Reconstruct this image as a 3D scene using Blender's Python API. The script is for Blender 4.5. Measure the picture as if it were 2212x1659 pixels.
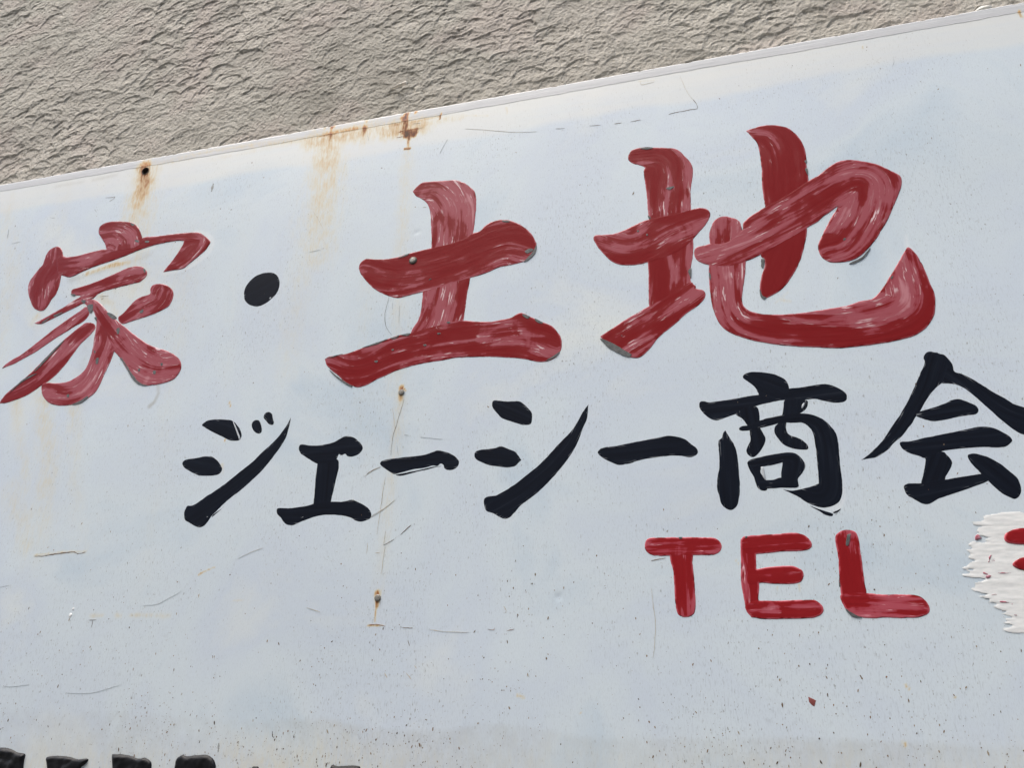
import bpy, math, random
import numpy as np
from mathutils import Matrix, Vector
from mathutils.geometry import delaunay_2d_cdt

for o in list(bpy.data.objects):
    bpy.data.objects.remove(o, do_unlink=True)
scene = bpy.context.scene
COL = scene.collection
rng = np.random.default_rng(7)
random.seed(7)

# ------------------------------------------------------------------ camera
# The sign's face is the plane y = 0 (x to the right, z up); the wall stands behind it.
cam_d = bpy.data.cameras.new('camera')
cam_d.sensor_width = 36.0
cam_d.lens = 27.036
cam_d.clip_start = 0.01
cam_d.clip_end = 500.0
cam = bpy.data.objects.new('camera', cam_d)
COL.objects.link(cam)
cam.matrix_world = Matrix((
    (0.9661012, 0.0805869, 0.2452636, 0.2403583),
    (0.2578392, -0.3488111, -0.9010271, -0.8830065),
    (0.0129397, 0.9337219, -0.3577653, 1.6693900),
    (0, 0, 0, 1)))
scene.camera = cam

# ------------------------------------------------------------------ light
SUN_ELEV, SUN_AZ = 68.0, 226.0      # azimuth clockwise from +Y (the wall faces -Y)
world = bpy.data.worlds.new('World')
scene.world = world
world.use_nodes = True
wn = world.node_tree.nodes
sky = wn.new('ShaderNodeTexSky')
sky.sky_type = 'NISHITA'
sky.sun_disc = False
sky.sun_elevation = math.radians(SUN_ELEV)
sky.sun_rotation = math.radians(SUN_AZ)
sky.air_density = 1.0
sky.dust_density = 4.0
wn['Background'].inputs['Strength'].default_value = 0.11
world.node_tree.links.new(sky.outputs[0], wn['Background'].inputs[0])
sun_d = bpy.data.lights.new('sun', 'SUN')
sun_d.energy = 1.4
sun_d.angle = math.radians(55)
sun_d.color = (1.0, 0.965, 0.92)
sun = bpy.data.objects.new('sun', sun_d)
COL.objects.link(sun)
el, az = math.radians(SUN_ELEV), math.radians(SUN_AZ)
sdir = Vector((math.sin(az) * math.cos(el), math.cos(az) * math.cos(el), math.sin(el)))
sun.rotation_euler = sdir.to_track_quat('Z', 'Y').to_euler()
sun.location = (0, -6, 8)
vs = scene.view_settings
vs.view_transform = 'Standard'
vs.look = 'None'
vs.exposure = 1.90
vs.gamma = 1.0
vs.use_curve_mapping = False

# ------------------------------------------------------------------ data (metres x 1e4 on the sign's plane)
CHARS=[
 ('red_character','red kanji with roof strokes and sweeping legs, leftmost large character',[
  ('-6958,21839 -6822,21813 -6754,21731 -6792,21649 -6885,21552 -6977,21456 -7076,21297 -7174,21140 -7278,21004 -7411,20892 -7531,20820 -7670,20729 -7816,20659 -7992,20612 -8126,20582 -8248,20585! -8250,20632 -8193,20721 -8081,20825 -7947,20939 -7812,21052 -7684,21187 -7558,21334 -7429,21470 -7296,21595 -7161,21710 -7040,21794','-6801,21779 -7164,21454 -7628,20911 -8244,20611',0.0),
  ('-7032,22131 -6953,22056 -6949,21947 -7033,21858 -7159,21796 -7326,21706 -7493,21616 -7657,21514 -7821,21413 -7991,21333 -8162,21254 -8297,21213 -8399,21186! -8357,21251 -8276,21307 -8126,21379 -7983,21472 -7844,21577 -7685,21701 -7545,21806 -7402,21899 -7259,21993 -7134,22066','-7009,22041 -7641,21631 -8400,21190',0.06),
  ('-6874,22356 -6903,22282 -7030,22219 -7161,22168 -7335,22100 -7510,22032 -7664,21972 -7819,21917 -7904,21915 -7991,21936! -7886,21982 -7755,22038 -7626,22101 -7475,22172 -7350,22246 -7243,22301 -7112,22352 -7003,22394','-6917,22339 -7441,22135 -7971,21933',0.05),
  ('-7386,22475 -7247,22503 -7063,22536 -6882,22581 -6704,22637 -6528,22693 -6373,22740 -6234,22748 -6112,22723 -6021,22648 -5983,22576 -6008,22513 -6098,22447 -6233,22431 -6415,22410 -6598,22388 -6757,22364 -6865,22321 -6944,22253 -7135,22254 -7205,22341 -7330,22356 -7393,22408','-7367,22405 -6853,22465 -6064,22609',0.03),
  ('-7038,22154 -6893,22049 -6798,21908 -6748,21751 -6740,21580 -6726,21431 -6723,21325 -6733,21181 -6759,21059 -6826,20963 -6925,20900 -7050,20850 -7233,20839 -7402,20860 -7504,20848 -7525,20799 -7484,20693 -7412,20606 -7309,20527 -7179,20477 -7013,20454 -6855,20461 -6704,20489 -6564,20557 -6481,20630 -6431,20746 -6398,20884 -6359,21002 -6324,21142 -6299,21273 -6279,21427 -6324,21620 -6459,21805 -6634,21954 -6818,22128 -6941,22242 -7138,22266','-6981,22214 -6637,21868 -6486,21532 -6533,21162 -6667,20786 -6945,20628 -7454,20711',0.08),
  ('-6368,21859 -6282,21935 -6201,22034 -6108,22131 -5994,22182 -5863,22210 -5870,22298 -5838,22359 -5726,22371 -5594,22333 -5492,22272 -5423,22177 -5417,22069 -5453,21967 -5531,21912 -5675,21855 -5824,21819 -5998,21786 -6128,21758 -6236,21734 -6312,21767','-5667,22250 -5719,22063 -6029,21928 -6318,21789',0.03),
  ('-6941,22242 -6777,22156 -6626,22018 -6478,21882 -6353,21793 -6201,21681 -6037,21558 -5878,21448 -5723,21349 -5552,21270 -5363,21201 -5208,21125 -5106,21045 -5045,20950 -5038,20860 -5075,20775 -5156,20704 -5298,20668 -5466,20653 -5619,20662 -5748,20707 -5853,20785 -5941,20883 -6032,20992 -6140,21124 -6243,21226 -6292,21272 -6385,21396 -6525,21599 -6692,21810 -6833,21999','-6842,22131 -6371,21625 -5913,21204 -5488,20961 -5080,20963',0.07),
  ('-7944,23348 -7863,23329 -7793,23260 -7749,23171 -7701,23058 -7694,22894 -7675,22729 -7668,22567 -7693,22434 -7753,22340 -7797,22232 -7862,22157 -7962,22162 -8081,22227 -8181,22357 -8266,22504 -8309,22625 -8305,22741 -8248,22850 -8177,22958 -8123,23033 -8113,23114 -8099,23220 -8047,23308','-7932,23303 -7910,23039 -8043,22707 -7986,22243',-0.03),
  ('-7816,23156 -7653,23110 -7453,23106 -7214,23136 -6974,23156 -6875,23149 -6538,23152 -6219,23268 -5923,23259 -5619,23253 -5385,23237 -5246,23227 -5127,23194 -5010,23113 -4913,23009 -4917,22964 -4967,22871 -5073,22775 -5171,22700 -5259,22635 -5318,22588 -5485,22577 -5688,22573! -5636,22652 -5546,22774 -5471,22909 -5423,23015 -5403,23091! -5545,23112 -5752,23108 -6003,23087 -6228,23039 -6451,22978 -6722,22912 -6998,22858 -7225,22797 -7403,22728 -7522,22714 -7633,22758 -7746,22807 -7831,23029','-7766,22973 -6986,23006 -6069,23177 -5231,23145 -5070,23009 -5288,22727 -5622,22584',-0.03),
  ('-7137,23570 -7104,23637 -6990,23680 -6816,23670 -6625,23635 -6468,23583 -6350,23487 -6280,23382 -6220,23273 -6186,23171 -6336,23100 -6522,23080 -6715,23084 -6873,23141 -6934,23244 -7043,23389 -7115,23483','-7053,23581 -6754,23560 -6444,23371 -6341,23124',0.0),
 ]),
 ('middle_dot','black painted round dot between two red characters',[
  ('-4161,21997 -4161,22060 -4143,22131 -4103,22194 -4057,22242 -4004,22284 -3934,22304 -3843,22316 -3729,22301 -3650,22253 -3596,22173 -3577,22098 -3579,22012 -3610,21930 -3668,21866 -3741,21808 -3822,21770 -3906,21759 -3987,21780 -4071,21828 -4131,21897',None,0),
 ]),
 ('red_character','red kanji of one upright and two long bars, middle large character',[
  ('-1558,23376! -1497,23450 -1414,23503 -1273,23503 -1101,23483 -930,23468 -801,23414 -693,23332 -607,23227 -568,23104 -566,22919 -575,22738 -587,22604 -603,22472 -637,22300 -625,21949 -619,21777 -643,21611 -665,21405 -686,21180 -691,21059 -899,20919 -1095,20919 -1316,20972 -1430,21046 -1416,21137 -1343,21254 -1311,21396 -1302,21586 -1298,21692 -1226,21855 -1196,22069 -1208,22292 -1216,22518 -1237,22749 -1261,22961 -1317,23122 -1408,23220 -1498,23282','-1526,23382 -1158,23344 -907,22928 -919,22252 -971,21609 -1050,21200 -1138,20984',0.07),
  ('-2699,20802! -2636,20837 -2510,20846 -2345,20861 -2183,20907 -2042,20944 -1902,20981 -1742,21027 -1582,21062 -1431,21066 -1205,21114 -910,21164 -686,21170 -482,21137 -290,21116 -138,21129 -25,21147 50,21188 124,21194 237,21127 385,21041 513,20967 603,20860 647,20758 651,20661 618,20569 546,20500 438,20466 312,20480 167,20527 -17,20564 -240,20599 -504,20624 -771,20637 -982,20617 -1176,20606 -1390,20576 -1585,20535 -1741,20479 -1896,20423 -2012,20364 -2151,20336 -2235,20363 -2342,20412 -2456,20523 -2593,20637 -2664,20716','-2649,20766 -2177,20619 -1484,20796 -511,20858 146,20869 601,20686',0.0),
  ('-2313,22208 -2287,22284 -2216,22331 -2073,22305 -1879,22285 -1710,22295 -1544,22328 -1378,22350 -1202,22369 -966,22392 -723,22446 -604,22517 -494,22545 -425,22613 -346,22657 -226,22679 -106,22661 14,22606 133,22517 231,22404 289,22297 315,22207 300,22091 233,22015 137,21964 -17,21936 -191,21924 -327,21878 -444,21840 -562,21823 -739,21793 -937,21754 -1136,21704 -1297,21681 -1459,21658 -1581,21637 -1673,21631 -1812,21680 -1965,21764 -2102,21879 -2208,22004 -2282,22103','-2255,22167 -1688,21981 -951,22058 -159,22297 290,22167',-0.07),
 ]),
 ('red_character','red kanji of two parts with long hooked sweep, rightmost large character',[
  ('1606,23403 1630,23474 1683,23514 1787,23528 1929,23501 2090,23467 2210,23432 2287,23383 2351,23290 2422,23167 2449,23053 2433,22900 2402,22739 2391,22577 2385,22438 2382,22029 2363,21765 2321,21552 2309,21381 2356,21268 2119,21023 1892,20965 1785,21062 1778,21297 1789,21513 1789,21711 1791,21935 1838,22293 1831,22433 1828,22622 1824,22813 1809,23009 1806,23144 1822,23190 1753,23239 1673,23279 1614,23339','1637,23410 2024,23363 2170,23115 2132,22479 2091,21803 2009,21057',-0.02),
  ('1145,20743! 1243,20806 1360,20877 1496,20957 1632,21026 1768,21095 1980,21187 2136,21296 2308,21370 2357,21279 2446,21240 2474,21169 2425,21081 2338,21008 2223,20938 2107,20837 1991,20746 1875,20656 1797,20562 1719,20478 1623,20407 1549,20408 1457,20453 1348,20546 1218,20641','2444,21215 1926,20899 1350,20607',0.0),
  ('1100,22160 1116,22228 1227,22223 1368,22220 1529,22259 1671,22318 1812,22362 1970,22377 2127,22387 2283,22408 2400,22431 2497,22439 2580,22407 2618,22332 2601,22255 2533,22153 2450,22064 2379,21985 2248,21870 2052,21786 1780,21724 1644,21709 1488,21725 1353,21782 1257,21885 1171,22011','1124,22168 1597,21985 2116,22205 2584,22338',0.01),
  ('3171,23532! 3253,23552 3367,23572 3478,23566 3585,23533 3688,23477 3768,23379 3826,23251 3857,23130 3865,22969 3850,22814 3852,22635 3818,22421 3777,22147 3740,21878 3703,21737 3651,21579 3583,21425 3500,21294 3402,21166 3293,21090 3203,21047 3151,21034 3118,21082 3120,21202 3158,21359 3204,21476 3205,21579 3177,21645 3256,21907 3285,22117 3293,22311 3289,22509 3289,22688 3306,22866 3306,23049 3304,23211 3279,23333 3224,23438','3195,23527 3480,23412 3607,23062 3582,22505 3496,21872 3176,21114',-0.11),
  ('2582,22007 2614,22133 2676,22233 2770,22267 2876,22228 2953,22179 2985,22077 2991,21904 2996,21671 2977,21465 2945,21305 2913,21147 2897,21028 2921,20946 3000,20877 3114,20834 3263,20808 3462,20795 3660,20801 3858,20817 4054,20832 4203,20872 4349,20893 4459,20995 4559,21137 4660,21280 4743,21407 4806,21507! 4832,21518 4878,21458 4922,21343 4958,21182 4979,21026 5003,20890 4996,20759 4957,20615 4894,20511 4805,20429 4689,20369 4547,20338 4375,20319 4156,20305 3920,20301 3685,20334 3447,20371 3222,20418 3029,20476 2867,20541 2721,20624 2626,20722 2575,20846 2543,20990 2531,21174 2529,21379 2545,21586 2579,21793','2801,22192 2765,21556 2760,20885 3061,20636 3788,20520 4503,20554 4834,20797 4833,21474',0.04),
  ('2381,21821 2430,21867 2521,21876 2595,21887 2774,21872 2974,22014 3012,22133 3128,22228 3297,22321 3464,22392 3651,22493 3841,22615 3971,22681 4105,22779 4216,22837 4322,22851 4438,22825 4568,22773 4677,22713 4782,22625 4869,22544 4904,22474 4880,22350 4818,22212 4749,22077 4680,21942 4595,21811 4492,21663 4395,21556 4284,21461 4164,21417 4048,21413 3952,21432 3877,21497 3843,21604 3851,21695 3907,21811 3972,21927 4026,22023 4099,22128 4132,22187! 3984,22093 3871,22005 3744,21940 3597,21857 3433,21776 3250,21677 3123,21622 2978,21569 2798,21531 2624,21565 2518,21594 2432,21643 2383,21724','2403,21753 2919,21893 3654,22210 4297,22536 4539,22451 4447,22041 4178,21648 3918,21562',0.03),
 ]),
 ('black_character','black katakana with two tick marks, leftmost of the black row',[
  ('-4512,19971 -4472,20011 -4406,20035 -4266,20036 -4140,20022 -4060,20010 -3976,19961 -3903,19885 -3858,19812 -3844,19756 -3867,19709 -3918,19698 -4027,19715 -4160,19777 -4278,19834 -4379,19883 -4475,19940',None,0),
  ('-4727,19422 -4707,19462 -4648,19480 -4525,19486 -4419,19501 -4327,19502 -4265,19495 -4179,19439 -4104,19359 -4072,19303 -4087,19257 -4142,19226 -4262,19222 -4385,19228 -4466,19250 -4584,19304 -4688,19365',None,0),
  ('-3710,19914 -3701,19955 -3659,19980 -3605,19969 -3567,19918 -3542,19846 -3536,19804 -3569,19776 -3632,19797 -3685,19849',None,0),
  ('-3543,20028 -3522,20069 -3463,20083 -3413,20047 -3393,19989 -3368,19931 -3377,19890 -3438,19902 -3490,19954 -3529,19992',None,0),
  ('-4563,18713 -4558,18765 -4530,18817 -4462,18821 -4378,18857 -4257,18938 -4148,18999 -4013,19085 -3880,19185 -3748,19286 -3628,19373 -3512,19488 -3381,19602 -3277,19704 -3203,19809 -3155,19888 -3115,19980! -3118,19886 -3138,19763 -3162,19669 -3227,19551 -3300,19448 -3374,19345 -3474,19231 -3615,19099 -3759,18981 -3865,18907 -3968,18820 -4057,18732 -4120,18670 -4179,18581 -4229,18531 -4302,18521 -4398,18557 -4464,18592 -4531,18627','-3132,19942 -3417,19442 -3942,19016 -4479,18670',0),
  ('-3949,18790! -4015,18743 -4108,18682 -4117,18650 -4039,18712',None,0),
 ]),
 ('black_character','small black katakana shaped like a capital letter I',[
  ('-2658,19370 -2376,19354 -2323,19246 -2329,19169 -2346,19067 -2362,18953 -2378,18852 -2390,18765 -2405,18715 -2612,18724 -2633,18788 -2635,18928 -2642,19082 -2640,19212 -2639,19303',None,0),
  ('-2937,19520 -2932,19573 -2897,19582 -2780,19561 -2651,19552 -2538,19562 -2428,19584 -2361,19617 -2294,19650 -2224,19651 -2139,19626 -2064,19564 -2018,19515 -2006,19462 -2036,19412 -2088,19382 -2155,19367 -2212,19377 -2250,19412 -2297,19395 -2340,19411 -2368,19347 -2469,19307 -2637,19303 -2757,19363 -2849,19421 -2904,19458',None,0),
  ('-3156,18696 -3151,18727 -3102,18732 -2974,18724 -2835,18733 -2711,18747 -2617,18768 -2480,18775 -2371,18785 -2234,18777 -2154,18786 -2094,18796 -2017,18767 -1919,18720 -1848,18667 -1810,18605 -1818,18550 -1875,18522 -1940,18509 -2022,18527 -2078,18560 -2189,18595 -2326,18612 -2462,18615 -2597,18598 -2703,18565 -2810,18531 -2889,18499 -2973,18506 -3035,18546 -3085,18604 -3140,18651',None,0),
 ]),
 ('black_character','black long-vowel dash with a broken lower edge, nearer the left',[
  ('-1743,19247 -1731,19281 -1680,19300 -1548,19309 -1402,19319 -1256,19324 -1126,19337 -1027,19366 -970,19381 -884,19362 -797,19332 -724,19286 -680,19235 -671,19200 -697,19146 -759,19116 -823,19119 -866,19149 -875,19184 -919,19207 -960,19175 -1018,19185 -1131,19163 -1274,19151 -1417,19124 -1533,19102 -1586,19126 -1640,19164 -1710,19210',None,0),
  ('-1517,19091 -1402,19110 -1259,19130 -1102,19155 -1017,19171 -903,19172 -988,19160 -1072,19142 -1200,19122 -1329,19095 -1443,19074',None,0),
 ]),
 ('black_character','black katakana of two dots and a long rising sweep, without tick marks',[
  ('-262,19945 -252,19987 -209,19998 -96,19975 16,19966 85,19961 141,19930 211,19858 259,19791 266,19735 246,19645 143,19643 61,19673 -50,19716 -134,19757 -192,19825 -242,19886',None,0),
  ('-471,19271 -466,19325 -417,19350 -320,19358 -210,19365 -127,19383 -31,19340 51,19301 93,19251 134,19191! 94,19156 54,19118 -41,19107 -150,19123 -274,19150 -371,19189 -442,19228',None,0),
  ('-337,18713 -318,18745 -264,18762 -183,18769 -63,18825 70,18904 202,19003 335,19102 468,19228 601,19368 721,19482 816,19598 897,19743 976,19848! 955,19670 907,19564 859,19432 797,19302 704,19161 598,19035 493,18922 361,18798 230,18701 126,18628 47,18541 -5,18491 -71,18475 -138,18503 -219,18551 -300,18580 -329,18647','958,19794 693,19295 163,18834 -234,18630',0),
 ]),
 ('black_character','black long-vowel dash with a smooth outline, nearer the right',[
  ('1074,19222 1099,19265 1158,19287 1302,19297 1445,19318 1587,19338 1729,19359 1842,19373 1912,19383 2008,19362 2102,19327 2166,19264 2217,19218 2238,19166 2210,19125 2141,19104 2047,19127 1939,19137 1828,19133 1689,19122 1548,19099 1435,19069 1321,19061 1238,19095 1139,19152',None,0),
 ]),
 ('black_character','black kanji with a tall open box enclosing a small square',[
  ('2292,19728 2305,19772 2353,19778 2407,19760 2544,19767 2695,19782 2845,19800 2966,19808 3129,19839 3315,19856 3447,19859 3578,19872 3682,19881 3757,19862 3840,19816 3897,19760 3915,19708 3896,19660 3831,19643 3743,19650 3657,19679 3571,19707 3481,19707 3352,19710 3235,19720 3089,19702 2926,19671 2816,19628 2699,19592 2581,19557 2484,19527 2418,19547 2354,19603 2304,19674',None,0),
  ('2813,20039 2844,20082 2900,20096 2994,20091 3099,20069 3189,20035 3264,19984 3303,19921 3309,19853 3281,19782 3172,19747 3002,19768 2969,19830 2936,19907 2875,19973',None,0),
  ('2699,19592 2820,19672 2932,19663 2956,19588 2953,19508 2943,19429 2973,19341 2994,19282 2981,19226 2942,19158 2898,19105 2842,19066 2792,19090 2771,19141 2789,19196 2828,19265 2828,19336 2822,19409 2789,19484 2754,19537',None,0),
  ('3248,19719 3354,19732 3480,19700 3489,19649 3461,19593 3405,19554 3262,19485 3228,19409 3233,19338 3266,19293 3328,19267 3387,19228 3431,19170 3425,19121 3349,19123 3263,19145 3178,19193 3123,19274 3095,19354 3112,19417 3155,19457 3204,19555 3226,19640',None,0),
  ('2712,19409 2752,19440 2839,19451 2949,19494 3070,19521 3190,19538 3282,19549 3398,19547 3499,19530 3583,19491 3653,19436 3706,19361 3741,19289 3753,19191 3744,19026 3737,18877 3735,18743 3724,18638 3694,18547 3645,18497 3568,18467 3495,18464 3424,18486 3343,18529 3275,18585 3205,18629 3117,18680! 3222,18664 3336,18683 3426,18705 3494,18729! 3503,18836 3508,18972 3512,19109 3510,19248 3494,19334 3457,19393 3398,19437 3295,19440 3193,19452 3140,19444 3060,19424 2967,19406 2846,19385 2753,19382','2716,19409 3198,19497 3516,19460 3628,19241 3609,18696 3471,18570 3135,18672',0),
  ('2470,19259 2486,19294 2514,19314 2537,19378 2564,19402! 2590,19338 2635,19249 2661,19162 2671,19048 2670,18936 2670,18825 2664,18715 2644,18607 2618,18527 2569,18482 2530,18477 2480,18506 2446,18561 2428,18658 2415,18741 2435,18879 2459,18961 2470,19102',None,0),
  ('2771,19000 2825,19025 2909,18950 2902,18882 2951,18790 2951,18728 2953,18688 2907,18674 2859,18706 2839,18761 2821,18845 2789,18915',None,0),
  ('2879,18780 2951,18793 3034,18795 3112,18816 3247,18782 3286,18732 3263,18693 3113,18700 2960,18698 2885,18704',None,0),
  ('2770,18986 2794,19034 2894,19060 2999,19078 3103,19090 3219,19099 3294,19081 3350,19022 3380,18952 3367,18898 3330,18845 3286,18793 3285,18726 3256,18693 3176,18704 3116,18734 3115,18843 3143,18986! 3039,18964 2922,18950 2830,18941','2783,18992 3149,19041 3299,19011 3216,18729',0),
  ('3375,18488 3457,18452 3526,18423 3601,18388 3586,18366 3521,18384 3466,18425',None,0),
  ('3597,18407 3648,18429 3686,18445 3658,18415 3608,18396',None,0),
 ]),
 ('black_character','black kanji with a peaked roof, cut by the right edge of the photo',[
  ('4894,20154 4924,20135 4967,20124 5003,20074 5035,19998 5042,19911 5102,19879 5180,19826 5273,19740 5373,19642 5465,19565 5545,19489 5631,19445 5732,19381 5816,19338 5919,19294 5959,19242 5913,19173 5824,19130 5718,19113 5562,19150 5507,19188 5438,19261 5354,19372 5279,19478 5194,19599 5113,19696 5036,19754 4952,19777 4893,19786 4821,19852 4820,20051','4858,20074 5110,19800 5467,19414 5924,19220',0),
  ('4763,20104 4792,20155 4840,20171 4894,20154 4964,20104 4985,19969 4893,19786! 4823,19733 4756,19661 4699,19588 4633,19490 4564,19405 4528,19350 4460,19273 4394,19201 4318,19143 4253,19078 4179,19026 4106,18987 4038,18979 3955,18965! 4007,18999 4095,19069 4173,19140 4254,19236 4325,19333 4394,19418 4465,19515 4538,19627 4601,19739 4664,19852 4704,19928 4752,20011 4765,20056','4853,20115 4646,19670 4332,19231 3957,18965',0),
  ('4579,19430 4614,19472 4684,19492 4799,19522 4892,19553 4951,19580 5019,19590 5080,19568 5148,19526 5185,19492 5195,19447 5164,19409 5093,19398 5005,19392 4905,19374 4816,19361 4738,19357 4665,19379',None,0),
  ('4586,19027 4768,19015 4804,18976 4837,18920 4840,18877 4809,18818 4752,18737 4719,18667 4521,18629 4510,18689 4544,18772 4569,18856 4592,18934',None,0),
  ('4369,19127 4391,19149 4474,19148 4587,19170 4711,19193 4834,19212 4966,19232 5066,19250 5143,19265 5217,19264 5298,19242 5372,19191 5426,19145 5448,19101 5432,19071 5373,19033 5289,19026 5176,19039 5060,19040 4932,19036 4768,19018 4700,18995 4595,18952 4535,18980 4463,19009 4404,19050 4377,19089',None,0),
  ('4334,18638 4350,18673 4401,18686 4509,18683 4618,18696 4737,18708 4856,18726 4974,18740 5092,18753 5160,18728 5140,18676 5050,18639 4928,18597 4828,18567 4729,18536 4639,18505 4569,18466 4515,18457 4455,18483 4398,18527 4350,18565',None,0),
  ('4999,18953 5027,18973 5079,18972 5159,18946 5233,18897 5304,18833 5362,18764 5411,18703 5428,18632 5422,18551 5392,18500 5347,18477 5300,18498 5239,18548 5181,18620 5124,18706 5068,18792 5019,18873',None,0),
 ]),
 ('red_letter','red painted capital letter T',[
  ('1862,18023 2079,18017 2088,17890 2094,17711 2095,17535 2084,17405 2051,17353 1988,17333 1918,17345 1883,17398 1874,17538 1877,17679 1873,17823',None,-0.05),
  ('1575,18105 1593,18170 1641,18196 1789,18195 1973,18193 2154,18186 2298,18179 2376,18155 2415,18090 2393,18027 2328,17989 2194,17987 2086,17990 1869,17990 1722,17990 1631,18011 1587,18049',None,-0.05),
 ]),
 ('red_letter','red painted capital letter E',[
  ('2615,18111 2633,18156 2679,18182 2770,18125 2765,17981 2758,17822 2769,17665 2745,17510 2767,17391 2676,17324 2630,17366 2603,17443 2593,17564 2583,17703 2601,17914',None,-0.05),
  ('2631,18129 2688,18182 2811,18192 2985,18196 3157,18203 3274,18177 3327,18126 3346,18072 3315,18023 3220,18008 3068,18005 2913,17995 2757,17985 2654,18002',None,-0.05),
  ('2672,17824 2759,17826 2880,17846 3017,17852 3135,17849 3214,17804 3223,17743 3183,17684 3081,17663 2930,17669 2796,17682 2658,17675',None,-0.03),
  ('2603,17443 2675,17485 2753,17501 2878,17495 3046,17498 3212,17501 3310,17495 3369,17444 3379,17394 3340,17345 3256,17317 3124,17313 2959,17309 2793,17310 2676,17324 2622,17375',None,-0.02),
 ]),
 ('red_letter','red painted capital letter L with a flaked grey top',[
  ('3585,18118 3609,18179 3663,18209 3730,18215 3793,18190 3816,18119 3817,17989 3817,17834 3812,17648 3809,17548 3710,17351 3604,17392 3570,17501 3570,17652 3582,17839 3589,17995',None,-0.04),
  ('3569,17551 3803,17561 3943,17546 4100,17544 4254,17539 4327,17508 4371,17451 4381,17394 4346,17346 4265,17318 4142,17312 3987,17316 3831,17314 3737,17321 3646,17351 3591,17417','3580,17451 4372,17411',0.05),
 ]),
 ('red_numeral','red painted numeral over white daubs at the right edge',[
  ('5170,18069 5196,18127 5264,18167 5374,18180 5546,18165 5574,18090 5514,18009 5340,18011 5250,18020 5193,18035',None,-0.2),
  ('5196,17820 5243,17868 5317,17891 5476,17895 5506,17829 5446,17750 5290,17756 5226,17784',None,-0.2),
 ]),
]
LOW=[
 '-6872,15426 -6940,15721 -6743,15776 -6583,15771 -6439,15732 -6322,15717 -6317,15656 -6305,15562 -6290,15449',
 '-5985,15668 -5975,15696 -5864,15710 -5687,15712 -5505,15688 -5383,15698 -5354,15681 -5392,15633 -5444,15594 -5428,15484 -5898,15465 -5941,15575',
 '-5023,15757! -4908,15765 -4736,15749 -4634,15725 -4542,15737 -4450,15695 -4430,15634 -4425,15525 -4944,15504 -4982,15613',
 '-4107,15680 -4096,15744 -4055,15772 -4014,15797! -3975,15775 -3828,15789 -3692,15797 -3606,15761 -3557,15700 -3549,15667 -3537,15561 -4067,15539',
 '-3070,15685 -3028,15697 -2983,15692 -2945,15584 -3064,15580',
 '-2071,15730 -2033,15757! -2000,15741 -1846,15752 -1744,15754 -1702,15737 -1682,15635 -2049,15621',
]
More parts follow.
